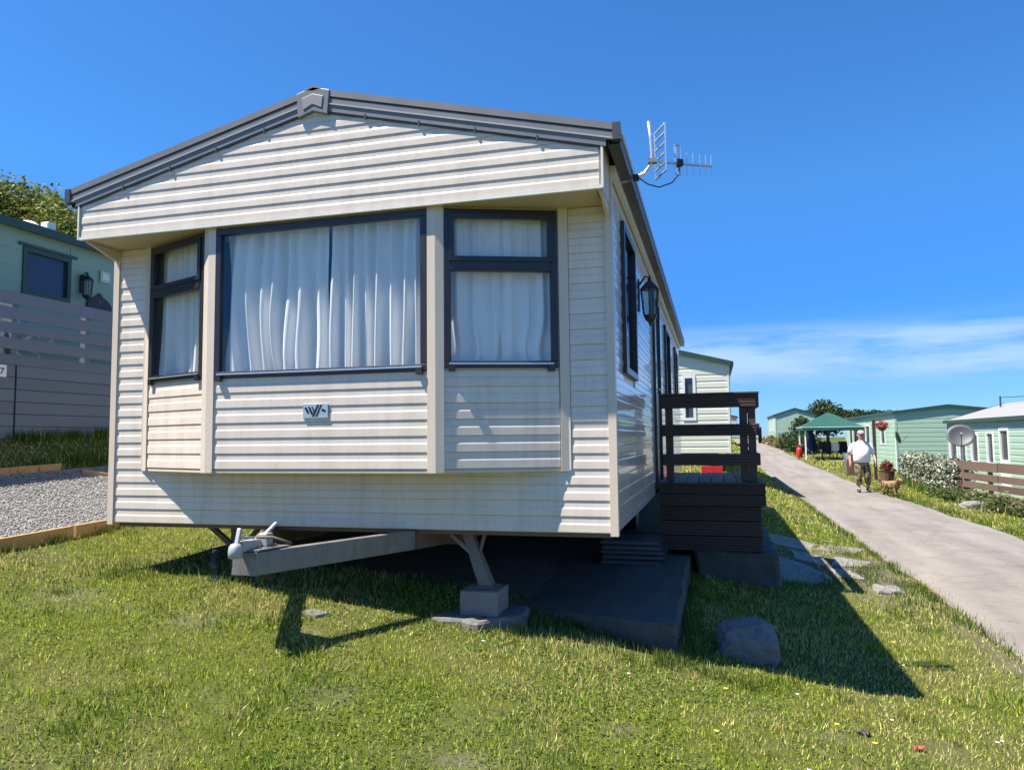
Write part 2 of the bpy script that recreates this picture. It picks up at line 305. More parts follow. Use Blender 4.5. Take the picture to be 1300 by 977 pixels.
so = N(t, 'ShaderNodeValToRGB'); so.color_ramp.elements[0].color = (.055, .043, .033, 1); so.color_ramp.elements[1].color = (.25, .215, .175, 1); so.color_ramp.elements[0].position = .3; so.color_ramp.elements[1].position = .72
L(t, n3.outputs['Fac'], so.inputs[0])
mm = N(t, 'ShaderNodeMix', data_type='RGBA'); L(t, at.outputs['Fac'], mm.inputs['Factor']); L(t, r.outputs[0], mm.inputs['A']); L(t, so.outputs[0], mm.inputs['B']); L(t, mm.outputs['Result'], p.inputs['Base Color'])
p.inputs['Roughness'].default_value = .95; p.inputs['Specular IOR Level'].default_value = .1
bn = N(t, 'ShaderNodeBump'); bn.inputs['Distance'].default_value = .02; L(t, n2.outputs['Fac'], bn.inputs['Height']); L(t, bn.outputs[0], p.inputs['Normal'])
ground = sheet('ground', gx, gy, zground, gm)
gv = np.empty(len(ground.data.vertices) * 3, np.float32); ground.data.vertices.foreach_get('co', gv); gv = gv.reshape(-1, 3)
ca = ground.data.attributes.new('Col', 'FLOAT_COLOR', 'POINT'); c4 = np.ones((len(gv), 4), np.float32); c4[:, :3] = soil_mask(gv[:, 0], gv[:, 1])[:, None]; ca.data.foreach_set('color', c4.ravel())
# the lane
rm, t, p = base_mat('worn_lane_surface'); tcn = N(t, 'ShaderNodeTexCoord')
n1 = nz(t, .8); n2 = nz(t, 55, 4, .7); n3 = nz(t, 7)
mpr = N(t, 'ShaderNodeMapping'); mpr.inputs['Scale'].default_value = (2.4, .22, 1); L(t, tcn.outputs['Object'], mpr.inputs[0]); n4 = N(t, 'ShaderNodeTexNoise'); n4.inputs['Scale'].default_value = 1.1; n4.inputs['Detail'].default_value = 5; L(t, mpr.outputs[0], n4.inputs['Vector'])
r = N(t, 'ShaderNodeValToRGB'); r.color_ramp.elements[0].position = .33; r.color_ramp.elements[0].color = (.150, .132, .116, 1); r.color_ramp.elements[1].position = .66; r.color_ramp.elements[1].color = (.275, .245, .215, 1)
L(t, mathn(t, 'ADD', mathn(t, 'ADD', mathn(t, 'MULTIPLY', n4.outputs['Fac'], .45), mathn(t, 'MULTIPLY', n2.outputs['Fac'], .35)), mathn(t, 'MULTIPLY', n3.outputs['Fac'], .2)), r.inputs[0]); L(t, r.outputs[0], p.inputs['Base Color'])
vo = N(t, 'ShaderNodeTexVoronoi', feature='DISTANCE_TO_EDGE'); vo.inputs['Scale'].default_value = .9; L(t, n1.outputs['Color'], vo.inputs['Vector'])
wv = N(t, 'ShaderNodeMix', data_type='RGBA', blend_type='ADD'); wv.inputs['Factor'].default_value = .35; L(t, tcn.outputs['Object'], wv.inputs['A']); L(t, n3.outputs['Color'], wv.inputs['B']); L(t, wv.outputs['Result'], vo.inputs['Vector'])
ck = N(t, 'ShaderNodeMapRange'); ck.inputs['From Max'].default_value = .014; ck.inputs['To Min'].default_value = .70; ck.inputs['To Max'].default_value = 1; L(t, vo.outputs['Distance'], ck.inputs['Value'])
pt = N(t, 'ShaderNodeMapRange'); pt.inputs['From Min'].default_value = .52; pt.inputs['From Max'].default_value = .60; pt.inputs['To Min'].default_value = 1; pt.inputs['To Max'].default_value = .86; L(t, n1.outputs['Fac'], pt.inputs['Value'])
hk = N(t, 'ShaderNodeHueSaturation'); L(t, r.outputs[0], hk.inputs['Color']); L(t, mathn(t, 'MULTIPLY', ck.outputs[0], pt.outputs[0]), hk.inputs['Value']); L(t, hk.outputs[0], p.inputs['Base Color'])
p.inputs['Roughness'].default_value = .9; bn = N(t, 'ShaderNodeBump'); bn.inputs['Distance'].default_value = .010; L(t, n2.outputs['Fac'], bn.inputs['Height']); L(t, bn.outputs[0], p.inputs['Normal'])
ry = np.array(seg(-14, -2, 1) + seg(-2, 20, .18) + seg(20, 91, 1)); ru = np.linspace(0, 1, 22)
U, Y = np.meshgrid(ru, ry); XL = road_edge(Y, False); XR = road_edge(Y, True); X = XL + (XR - XL) * U
Z = H(X, Y) + .004 - .05 * (np.minimum(U, 1 - U) < .02) + .025 * np.sin(U * math.pi) + .012 * (fnoise(X, Y, .8, 4) - .5)
V = np.stack([X.ravel(), Y.ravel(), Z.ravel()], 1); nx = len(ru); I, J = np.meshgrid(np.arange(nx - 1), np.arange(len(ry) - 1)); a = (J * nx + I).ravel()
me = npmesh('lane', V, np.stack([a, a + 1, a + 1 + nx, a + nx], 1)); me.polygons.foreach_set('use_smooth', [True] * len(me.polygons)); link(me, 'road', rm, kind='structure')
# gravel drive: sheet, loose stones, timber edging
GRAVM = mat('gravel_bed', (.22, .215, .20), rough=.95, var=.5, scale=20, fine=60, bump=.01, bscale=45)
sheet('gravel_drive', np.array([-4.31] + seg(-4.2, -2.7, .15) + [-2.63]), np.array(seg(-9, 12, .25)), lambda x, y: H(x, y) + .004, GRAVM)
n = 34000; qx = rng.uniform(-4.29, -2.66, n); qy = -1.2 + 5.4 * rng.random(n) ** 1.25; qz = H(qx, qy) + .012
octv = np.array([(1, 0, 0), (-1, 0, 0), (0, 1, 0), (0, -1, 0), (0, 0, 1), (0, 0, -1)], float); octf = np.array([(0, 2, 4), (2, 1, 4), (1, 3, 4), (3, 0, 4), (2, 0, 5), (1, 2, 5), (3, 1, 5), (0, 3, 5)])
sz = rng.uniform(.006, .0145, n)[:, None, None]; V = octv[None] * sz * rng.uniform(.6, 1.3, (n, 6, 1)); an = rng.uniform(0, 6.28, n); ca_, sa_ = np.cos(an)[:, None], np.sin(an)[:, None]
Vx = V[:, :, 0] * ca_ - V[:, :, 1] * sa_ * .8; Vy = V[:, :, 0] * sa_ + V[:, :, 1] * ca_ * .8; V = np.stack([Vx + qx[:, None], Vy + qy[:, None], V[:, :, 2] * .7 + qz[:, None]], 2).reshape(-1, 3)
F = (octf[None] + 6 * np.arange(n)[:, None, None]).reshape(-1, 3); g = rng.uniform(.16, .36, n)[:, None]; cc = np.repeat(g * np.array([[1, .98, .93]]) * rng.uniform(.92, 1.08, (n, 3)), 6, axis=0)
link(npmesh('gravel_stones', V, F, cc), 'gravel_stones', VROCK, label='loose grey gravel chippings on the drive beside the caravan', cat='gravel', kind='stuff')
def edging(name, a, b, hgt, label, w=.045, sub=8):
    m = MB(); a = Vector((*a, 0)); b = Vector((*b, 0)); d = (b - a).normalized(); r = Vector((d.y, -d.x, 0)) * w / 2
    for k in range(sub):
        p0 = a.lerp(b, k / sub); p1 = a.lerp(b, (k + 1) / sub); z0 = h1(p0.x, p0.y); z1 = h1(p1.x, p1.y)
        q = lambda P, s, z: (P.x + r.x * s, P.y + r.y * s, z)
        m.hexa([q(p0, -1, z0 - .08), q(p0, 1, z0 - .08), q(p1, 1, z1 - .08), q(p1, -1, z1 - .08), q(p0, -1, z0 + hgt), q(p0, 1, z0 + hgt), q(p1, 1, z1 + hgt), q(p1, -1, z1 + hgt)])
    return m.build(name, NEWT, label=label, cat='timber edging')
edging('timber_edging', (-2.61, -2.2), (-2.61, .42), .085, 'yellow new timber board edging the gravel beside the lawn', sub=8)
edging('timber_edging', (-2.61, .45), (-2.61, 4.4), .085, 'yellow timber edging board running behind the cream caravan corner', sub=8)
edging('timber_edging', (-4.34, -.5), (-4.34, 1.93), .06, 'long timber edging board at foot of the shaded grass bank', sub=6)
edging('timber_edging', (-4.16, 2.05), (-3.60, 2.42), .05, 'short loose timber edging piece lying at far side of gravel', sub=2)

# ------------------------------------------------------------------ grass: every blade a triangle
def blades(px, py, pz, ln, wd, cols, lean=.8):
    n = len(px); a = rng.uniform(0, 2 * math.pi, n); b = rng.uniform(0, 2 * math.pi, n); tl = np.abs(rng.normal(0, lean, n)).clip(0, 1.3)
    dx, dy = np.cos(a) * wd / 2, np.sin(a) * wd / 2; z0 = pz - .008
    tx, ty, tz = np.cos(b) * np.sin(tl) * ln, np.sin(b) * np.sin(tl) * ln, np.cos(tl) * ln
    V = np.empty((n, 3, 3)); V[:, 0] = np.stack([px - dx, py - dy, z0], 1); V[:, 1] = np.stack([px + dx, py + dy, z0], 1); V[:, 2] = np.stack([px + tx, py + ty, z0 + tz], 1)
    return V.reshape(-1, 3), np.repeat(cols, 3, axis=0)
def keep_grass(x, y):
    k = np.ones(len(x), bool)
    k &= ~((x > road_edge(y, False) + .02) & (x < road_edge(y, True) - .02) & (y < 91))
    k &= ~((x > -4.36) & (x < -2.58) & (y < 12))
    k &= ~((np.abs(x) < 1.7) & (y > .9) & (y < 9.3)) & ~((x > 1.1) & (x < 2.19) & (y > .45 - .42 * (x - 1.1)) & (y < 5.2)) & ~((x > 2.1) & (x < 2.97) & (y > 3.0) & (y < 5.2))
    k &= rng.random(len(x)) > 1.25 * soil_mask(x, y)
    return k
def grass_cols(x, y, n):
    dry = fnoise(x, y, .95, 1.0) * .62 + fnoise(x, y, .22, 5.0) * .38; lush = fnoise(x, y, .6, 9.0)
    s = rng.random(n)[:, None]
    green = np.array([[.20, .262, .020]]) * (1 - s) + np.array([[.45, .50, .058]]) * s
    deep = np.array([[.09, .175, .018]]) * (1 - s) + np.array([[.20, .30, .03]]) * s
    straw = np.array([[.36, .31, .09]]) * (1 - s) + np.array([[.66, .59, .25]]) * s
    d = np.clip((dry - .38) / .22, 0, 1)[:, None]; pd = (rng.random(n)[:, None] < .17 + .62 * d)
    c = np.where(pd, straw, green); pl = rng.random(n)[:, None] < np.clip((lush - .52) / .16, 0, 1)[:, None] * .75
    return np.where(pl & ~pd, deep, c) * rng.uniform(.38, 1.55, (n, 1))
parts_v, parts_c = [], []
def scatter(x0, x1, y0, y1, dens_near, dref, ln, wd0):
    area = (x1 - x0) * (y1 - y0); n = int(area * dens_near); x = rng.uniform(x0, x1, n); y = rng.uniform(y0, y1, n)
    d = np.sqrt((x - CAM.x) ** 2 + (y - CAM.y) ** 2 + 1.2)
    ang = np.degrees(np.arctan2(-(x - CAM.x), y - CAM.y)); vis = (ang < 15.2 + 39) & (ang > 15.2 - 39)
    k = vis & (rng.random(n) < np.clip((dref / d) ** 1.75, 0, 1)); x, y, d = x[k], y[k], d[k]
    k = keep_grass(x, y); x, y, d = x[k], y[k], d[k]; n = len(x)
    lush = np.clip((fnoise(x, y, .6, 9.0) - .5) / .15, 0, 1)
    l = ln * rng.uniform(.55, 1.35, n) * (1 + .5 * lush) * np.clip((d / dref) ** .25, 1, 1.8); w = wd0 * np.clip((d / dref) ** .8, 1, 9) * rng.uniform(.7, 1.3, n)
    z = zground(x, y)
    v, c = blades(x, y, z, l, w, grass_cols(x, y, n)); parts_v.append(v); parts_c.append(c)
scatter(-3.4, 5.2, -3.6, .9, 16500, 2.9, .027, .0060)
scatter(-6.5, 8, .9, 8, 4600, 6.5, .034, .009)
scatter(-6, 12, 8, 30, 700, 14, .045, .02)
scatter(2, 14, 30, 80, 60, 34, .10, .05)
# clover and other broad leaves in patches
def broad(x0, x1, y0, y1, n, sz_, thr):
    x = rng.uniform(x0, x1, n); y = rng.uniform(y0, y1, n); k = (fnoise(x, y, .5, 21) + rng.normal(0, .05, n) > thr) & keep_grass(x, y); x, y = x[k], y[k]; n = len(x); z = zground(x, y) + rng.uniform(.006, .024, n)
    a = rng.uniform(0, 6.28, n); s = sz_ * rng.uniform(.6, 1.3, n); tx, ty = rng.normal(0, .3, n), rng.normal(0, .3, n); P = []
    for k in range(3):
        th = a + k * 2.094; P.append(np.stack([x + np.cos(th) * s, y + np.sin(th) * s, z + (np.cos(th) * tx + np.sin(th) * ty) * s], 1))
    c = np.where(rng.random((n, 1)) < .5, np.array([[.075, .14, .022]]), np.array([[.15, .21, .03]])) * rng.uniform(.6, 1.6, (n, 1)); parts_v.append(np.stack(P, 1).reshape(-1, 3)); parts_c.append(np.repeat(c, 3, axis=0))
broad(-2.5, 5, -3.0, 1.0, 52000, .0075, .55); broad(1.0, 2.8, -1.4, -.1, 5000, .0075, .46)
# longer tufts along edges: lane verge, stones, boards, walls
def tufts(path, n, spread, ln, wd=.006, green=.8):
    path = np.array(path, float); sl = np.linalg.norm(np.diff(path, axis=0), axis=1); cs = np.concatenate([[0], np.cumsum(sl)]); t = rng.uniform(0, cs[-1], n)
    x = np.interp(t, cs, path[:, 0]) + rng.normal(0, spread, n); y = np.interp(t, cs, path[:, 1]) + rng.normal(0, spread, n)
    cl = fnoise(x, y, .22, 13); k = rng.random(n) < np.clip((cl - .35) * 3.5, .08, 1); x, y = x[k], y[k]; n = len(x)
    c = grass_cols(x, y, n); g = rng.random(n)[:, None] < green; c = np.where(g, np.array([[.06, .105, .018]]) * rng.uniform(.7, 1.7, (n, 1)), c)
    v, c = blades(x, y, zground(x, y), ln * rng.uniform(.5, 1.4, n), np.full(n, wd), c, .5); parts_v.append(v); parts_c.append(c)
tufts([(4.46, -.5), (4.44, 3), (4.42, 9), (4.45, 18)], 9000, .07, .085, .009)
tufts([(7.1, 5), (7.1, 12), (7.1, 20)], 4500, .10, .10, .016)
tufts([(-2.56, -.9), (-2.56, 1.5)], 3500, .03, .085, .006, .7)
tufts([(-4.42, .5), (-4.45, 3.2)], 4000, .06, .10, .010)
tufts([(-4.95, 1.2), (-4.93, 4.2)], 3500, .05, .12, .010)
tufts([(.62, -.02), (1.15, -.12), (1.3, .3), (2.05, -.12), (2.22, .3), (2.22, 2.9)], 5500, .05, .08, .005)
tufts([(1.15, .42), (1.6, .40), (2.15, .16), (2.24, .5)], 5200, .05, .065, .005, .8)
tufts([(2.25, .12), (2.55, .02), (2.82, .3), (2.8, .62)], 1600, .05, .06, .005, .8)
tufts([(3.0, 3.3), (3.4, 3.5), (3.9, 4.3), (4.2, 5.5), (3.8, 6.6)], 3600, .14, .08, .007)
tufts([(3.9, 2.2), (4.25, 3.2), (4.3, 4.6)], 3200, .14, .07, .007)
tufts([(-1.9, .1), (-1.7, -.1), (-.6, .25), (.4, .3)], 2600, .10, .09, .006)
tufts([(8.3, 13), (8.3, 18), (8.9, 25)], 4500, .14, .26, .02)
for _ in range(60):
    cx_, cy_ = random.uniform(-2.2, 4.2), random.uniform(-2.3, .2); tufts([(cx_, cy_), (cx_ + random.uniform(-.12, .12), cy_ + random.uniform(-.08, .08))], 170, .035, random.uniform(.035, .055), .005, .6)
V = np.concatenate(parts_v); Cc = np.concatenate(parts_c); F = np.arange(len(V)).reshape(-1, 3)
link(npmesh('grass', V, F, Cc), 'grass', VGRASS, label='short mown lawn grass with dry straw patches', cat='grass', kind='stuff')
print('grass blades', len(F))
# ------------------------------------------------------------------ the cream caravan
class Face:
    def __init__(s, a, b):
        s.a = Vector((a[0], a[1], 0)); v = Vector((b[0], b[1], 0)) - s.a; s.len = v.length; s.u = v.normalized(); s.n = Vector((s.u.y, -s.u.x, 0))
    def __call__(s, t, z, d=0.0): q = s.a + s.u * t + s.n * d; return (q.x, q.y, z)
    def box(s, mb, s0, s1, z0, z1, d0, d1):
        f = s; return mb.hexa([f(s0, z0, d1), f(s1, z0, d1), f(s1, z0, d0), f(s0, z0, d0), f(s0, z1, d1), f(s1, z1, d1), f(s1, z1, d0), f(s0, z1, d0)])
PITCH = .0945
def board_mb(f, z0, z1, lo, hi, pr=1.0, mb=None):
    """one lapped cladding board; lo(z), hi(z) give its ends"""
    prof = [(z1, .0002), (z1 - .038, .0008), (z1 - .043, .0030), (z1 - .049, .0046), (z0 + .004, .0052), (z0 + .001, .0048), (z0 + .0004, .002), (z0, -.003)]
    prof = [(z, d * pr) for z, d in prof if z <= z1 + 1e-9 and z >= z0 - 1e-9]
    prof.sort(key=lambda q: -q[0]); mb = mb or MB(); n = len(prof); vs = []
    for z, d in prof: vs += [f(lo(z), z, d), f(hi(z), z, d)]
    vs += [f(lo(z0), z0, -.007), f(hi(z0), z0, -.007), f(lo(z1), z1, -.007), f(hi(z1), z1, -.007)]
    fs = [(2*i, 2*i + 2, 2*i + 3, 2*i + 1) for i in range(n - 1)]; b = 2 * n
    fs += [(2*n - 2, b, b + 1, 2*n - 1), (b, b + 2, b + 3, b + 1), (b + 2, 0, 1, b + 3)]
    fs += [tuple([2*i for i in range(n)] + [b, b + 2]), tuple([2*i + 1 for i in range(n)][::-1] + [b + 3, b + 1][::1])]
    return mb.add(vs, fs)
def boards(f, zlo, zhi, s0, s1, parent, m, holes=(), pitch=PITCH, pr=1.0):
    z = zlo
    while z < zhi - .02:
        z1 = min(z + pitch, zhi); spans = [(s0, s1)]
        for (h0, h1_, hz0, hz1) in holes:
            if hz0 < z1 - .01 and hz1 > z + .01:
                spans = [q for a, b in spans for q in ((a, min(b, h0)), (max(a, h1_), b)) if q[1] - q[0] > .015]
        for a, b in spans: board_mb(f, z, z1 - .0012, lambda zz, a=a: a, lambda zz, b=b: b, pr).build('cladding_board', m, parent)
        z += pitch
def wall_core(f, s0, s1, z0, z1, holes=(), d0=-.045, d1=-.008):
    mb = MB(); cuts = sorted({s0, s1, *[h[0] for h in holes], *[h[1] for h in holes]})
    for a, b in zip(cuts, cuts[1:]):
        hs_ = sorted([(h[2], h[3]) for h in holes if h[0] <= a + 1e-6 and h[1] >= b - 1e-6]); z = z0
        for q0, q1 in hs_:
            if q0 - z > .005: f.box(mb, a, b, z, q0, d0, d1)
            z = q1
        if z1 - z > .005: f.box(mb, a, b, z, z1, d0, d1)
    return mb
LEN = 9.375; ZS = 1.994; ZB = .383; OV = .339
van = thing('static_caravan', (0, 4.6, 0), 'cream clad static caravan with dark framed bay windows and grey roof trim', 'caravan')
FF = Face((-1.83, 0), (1.83, 0)); FR = Face((1.83, 0), (1.83, LEN)); FL = Face((-1.83, LEN), (-1.83, 0)); FB = Face((1.83, LEN), (-1.83, LEN))
BL = Face((-1.547, 0), (-.8, -.291)); BC = Face((-.8, -.291), (.8, -.291)); BR = Face((.8, -.291), (1.547, 0))
w = wall_core(FF, 0, 3.66, 0, 2.25, [(.283, 3.377, ZB, ZS)]).build('wall', TRIMC, van)
boards(FF, 0.004, ZB, .035, 3.625, w, CLAD, pitch=.0948)
boards(FF, ZB, ZS, .035, .262, w, CLAD); boards(FF, ZB, ZS, 3.398, 3.625, w, CLAD)
# bay
for f, wi in ((BL, (.06, .745, 1.0, 1.975)), (BC, (.055, 1.545, .985, 1.975)), (BR, (.057, .742, 1.0, 1.975))):
    w = wall_core(f, 0, f.len, ZB, ZS, [wi]).build('bay_panel', TRIMC, van)
    boards(f, ZB + .012, wi[2] - .004, .050, f.len - .050, w, CLAD, pitch=.0985)
MB().prism([(-1.547, 0), (-.8, -.291), (.8, -.291), (1.547, 0)], lambda a, b, d: (a, b, d), ZB - .012, ZB + .003).build('bay_floor', TRIMC, van)
def corner_trim(x, y, fa, fb, wa, wb, z0, z1, th=.014, m=TRIMC, name='corner_post'):
    c = Vector((x, y, 0)); nb = (fa.n + fb.n).normalized(); k = th / max(nb.dot(fa.n), .2)
    P = [c - fa.u * wa, c - fa.u * wa + fa.n * th, c + nb * k, c + fb.u * wb + fb.n * th, c + fb.u * wb, c - nb * .004]
    mb = MB(); n = len(P); mb.add([(q.x, q.y, z0) for q in P] + [(q.x, q.y, z1) for q in P], [(0, 1, 2, 5), (5, 2, 3, 4), (6, 7, 8, 11)[::-1], (11, 8, 9, 10)[::-1]] + [(i, (i+1) % n, (i+1) % n + n, i + n) for i in range(n)])
    return mb.build(name, m, van)
corner_trim(-.8, -.291, BL, BC, .047, .052, ZB - .012, ZS, name='bay_mullion'); corner_trim(.8, -.291, BC, BR, .050, .050, ZB - .012, ZS, name='bay_mullion')
for f, s0, s1 in ((BL, -.004, .045), (BR, BR.len - .045, BR.len + .004)):
    mb = MB(); f.box(mb, s0, s1, ZB - .012, ZS, -.012, .013); mb.build('bay_end_trim', TRIMC, van)
for s0 in (.264, 3.372):
    mb = MB(); FF.box(mb, s0, s0 + .024, ZB - .006, ZS, -.004, .011); mb.build('bay_end_trim', TRIMC, van)
corner_trim(-1.83, 0, FL, FF, .035, .034, -.012, ZS); corner_trim(1.83, 0, FF, FR, .034, .045, -.014, 2.20)
# gable over the bay
GF = Face((-1.83, -OV), (1.83, -OV)); KS = (2.807 - 2.336) / 1.92
wtop = lambda x: 2.757 - abs(x) * KS
g = MB().prism([(-1.83, 2.004), (1.83, 2.004), (1.83, wtop(1.83)), (0, wtop(0)), (-1.83, wtop(1.83))], lambda a, b, d: (a, d, b), -OV + .008, -OV + .045).build('gable_panel', TRIMC, van)
z = 2.006
while z < 2.70:
    z1 = min(z + .0905, 2.745); lo = lambda zz: max(0.014, 1.83 - (2.757 - zz) / KS + .02); hi = lambda zz: 3.66 - lo(zz)
    board_mb(GF, z, z1 - .0012, lo, hi).build('cladding_board', CLAD, g); z += .0905
MB().box(-1.83, 1.83, -OV - .012, -OV + .012, 1.984, 2.0035).build('drip_trim', TRIMW, g)
mb = MB(); mb.box(-1.79, 1.79, -OV + .014, .02, ZS, ZS + .012); mb.build('soffit', SOFF, van)
for sg in (-1, 1):   # returns of the gable box
    xx = sg * 1.83; MB().prism([(-OV + .013, 1.99), (.0, 1.99), (.0, wtop(1.83) + .01), (-OV + .013, wtop(1.83) + .01)], lambda a, b, d: (d, a, b), xx - sg * .032, xx).build('gable_return', TRIMC, van)
    MB().box(min(xx, xx + sg * .012), max(xx, xx + sg * .012), -OV - .014, -OV + .03, 1.986, wtop(1.83) - .03).build('gable_corner_trim', TRIMW, van)
    MB().prism([(-.006, 1.985), (-OV + .04, 1.985), (-.006, 1.90)] , lambda a, b, d: (d, a, b), xx - sg * .003, xx - sg * .022).build('soffit_bracket', TRIMC, van)
# roof
zr = lambda x, o=0.0: 2.807 - abs(x) * KS + o
Y0, Y1 = -OV - .010, LEN + .06
roof = MB().prism([(-1.92, zr(1.92)), (0, zr(0)), (1.92, zr(1.92)), (1.92, zr(1.92) - .03), (0, zr(0) - .045), (-1.92, zr(1.92) - .03)], lambda a, b, d: (a, d, b), Y0, Y1).build('roof', ROOFG, van)
def verge(sg, b0, b1, y0, y1, m, name, x0=.02, x1=1.925):
    return MB().prism([(sg * x0, zr(x0, b0)), (sg * x1, zr(x1, b0)), (sg * x1, zr(x1, b1)), (sg * x0, zr(x0, b1))], lambda a, b, d: (a, d, b), y0, y1).build(name, m, roof)
for sg in (-1, 1):
    verge(sg, .012, -.030, Y0 - .014, Y0 + .03, ROOFG, 'verge_cap'); verge(sg, -.030, -.041, Y0 - .002, Y0 + .01, ROOFD, 'verge_groove')
    verge(sg, -.041, -.074, Y0 - .009, Y0 + .01, ROOFG, 'verge_band'); verge(sg, -.074, -.083, Y0 - .014, Y0 + .01, ROOFL, 'verge_bead')
    verge(sg, -.083, -.128, Y0 - .007, Y0 + .01, ROOFG, 'verge_band', x1=1.86); verge(sg, -.128, -.140, Y0 - .003, Y0 + .01, ROOFD, 'verge_drip', x1=1.85)
    for xx in (.36, .72, 1.08, 1.46):
        q = sg * xx; MB().box(q - .005, q + .005, Y0 - .010, Y0 - .002, zr(xx, -.147), zr(xx, -.115)).build('verge_clip', ROOFD, roof)
    MB().box(min(sg*1.90, sg*1.945), max(sg*1.90, sg*1.945), Y0 - .020, Y0 + .03, zr(1.92, -.085), zr(1.92, .014)).build('verge_end_cap', ROOFD, roof)
    # gutter and eaves trim down each side
    a, b = sorted((sg * 1.868, sg * 1.938)); MB().prism([(a, 2.235), (b, 2.235), (b, 2.325), (b - .008, 2.325), (b - .008, 2.247), (a + .008, 2.247), (a + .008, 2.30), (a, 2.30)], lambda p, q, d: (p, d, q), Y0 + .032, Y1).build('gutter', ROOFD, roof, bevel=.003)
    a, b = sorted((sg * 1.934, sg * 1.946)); MB().box(a, b, Y0 + .032, Y1, 2.300, 2.333).build('gutter_lip', ROOFL, roof)
    a, b = sorted((sg * 1.832, sg * 1.866)); MB().box(a, b, .02, LEN, 2.185, 2.245).build('eaves_trim', TRIMW, roof)
ROOFM = mat('roof_mid_grey', (.23, .23, .235), rough=.45)
cap = MB().prism([(-.118, zr(.118, .012)), (0, zr(0, .016)), (.118, zr(.118, .012)), (.105, zr(.105, -.150)), (0, zr(0, -.142)), (-.105, zr(.105, -.150))], lambda a, b, d: (a, d, b), Y0 - .020, Y0 + .02).build('ridge_cap', ROOFG, roof, bevel=.004)
MB().prism([(-.075, zr(.075, -.035)), (0, zr(0, -.03)), (.075, zr(.075, -.035)), (.066, zr(.066, -.115)), (0, zr(0, -.10)), (-.066, zr(.066, -.115))], lambda a, b, d: (a, d, b), Y0 - .025, Y0 - .019).build('ridge_cap_plate', ROOFM, roof, bevel=.004)
MB().prism([(-.06, zr(.06, .014)), (0, zr(0, .03)), (.06, zr(.06, .014)), (0, zr(0, -.01))], lambda a, b, d: (a, d, b), Y0 - .02, Y1).build('ridge_strip', ROOFG, roof)
mb = MB(); mb.lathe((1.52, 4.6, zr(1.52) - .02), [(.05, 0), (.05, .15), (.075, .16), (.075, .22), (.03, .24)], 12); mb.build('flue', BLACKP, roof)

def window(f, s0, s1, z0, z1, transom=None, fr=.042, m=FRAME, parent=van, d1=.016, glassm=GLASS, clips=True, sash=True, pd=-.004):
    mb = MB(); t = fr
    f.box(mb, s0, s1, z0, z0 + t, -.03, d1); f.box(mb, s0, s1, z1 - t, z1, -.03, d1); f.box(mb, s0, s0 + t, z0 + t, z1 - t, -.03, d1); f.box(mb, s1 - t, s1, z0 + t, z1 - t, -.03, d1)
    if transom: f.box(mb, s0 + t, s1 - t, transom - .034, transom + .034, -.03, d1 + .004)
    wn = mb.build('window', m, parent, bevel=.004)
    panes = [(z0 + t, (transom - .034) if transom else z1 - t)] + ([(transom + .034, z1 - t)] if transom else [])
    for k, (a, b) in enumerate(panes):
        mb = MB(); f.box(mb, s0 + t - .006, s1 - t + .006, a - .006, b + .006, pd - .003, pd + .003); mb.build('pane', glassm, wn)
        if k == 1 and sash:
            mb = MB(); q = .020; S0, S1, A, B = s0 + t, s1 - t, a, b; dd0, dd1 = .0005, d1 + .012
            f.box(mb, S0 - .012, S1 + .012, A - .012, A + q, dd0, dd1); f.box(mb, S0 - .012, S1 + .012, B - q, B + .012, dd0, dd1); f.box(mb, S0 - .012, S0 + q, A + q, B - q, dd0, dd1); f.box(mb, S1 - q, S1 + .012, A + q, B - q, dd0, dd1)
            mb.build('opening_sash', m, wn, bevel=.003)
    if clips:
        mb = MB(); f.box(mb, s0 + .03, s1 - .03, z0 + .020, z0 + .030, d1, d1 + .010); mb.build('sill_bead', ALU, wn)
        for q in (s0 + .025, s1 - .065):
            mb = MB(); f.box(mb, q, q + .04, z0 - .022, z0 + .014, d1 - .004, d1 + .016); mb.build('drain_clip', FRAME, wn)
    return wn
window(BL, .055, .748, 1.0, 1.978, 1.635); window(BC, .052, 1.548, .985, 1.978); window(BR, .052, .748, 1.0, 1.978, 1.628)
# emblem plate under the centre window
bd = MB(); BC.box(bd, .713, .888, .712, .803, .006, .014); bd = bd.build('badge', ALU, van, bevel=.002)
def stroke(mb, pts): mb.prism(pts, lambda a, b, d: BC(.713 + a * .175, .712 + b * .091, d), .0138, .0152)
mb = MB()
for P in ([(.06, .72), (.14, .78), (.27, .40), (.20, .28)], [(.20, .80), (.29, .80), (.42, .32), (.34, .24)], [(.34, .80), (.40, .80), (.49, .46), (.45, .36)],
          [(.36, .12), (.45, .10), (.66, .92), (.57, .92)], [(.50, .10), (.58, .10), (.78, .92), (.70, .92)], [(.74, .52), (.78, .66), (.93, .52), (.88, .38)]): stroke(mb, P)
mb.build('emblem', mat('emblem_navy', (.012, .014, .03), rough=.4), bd)
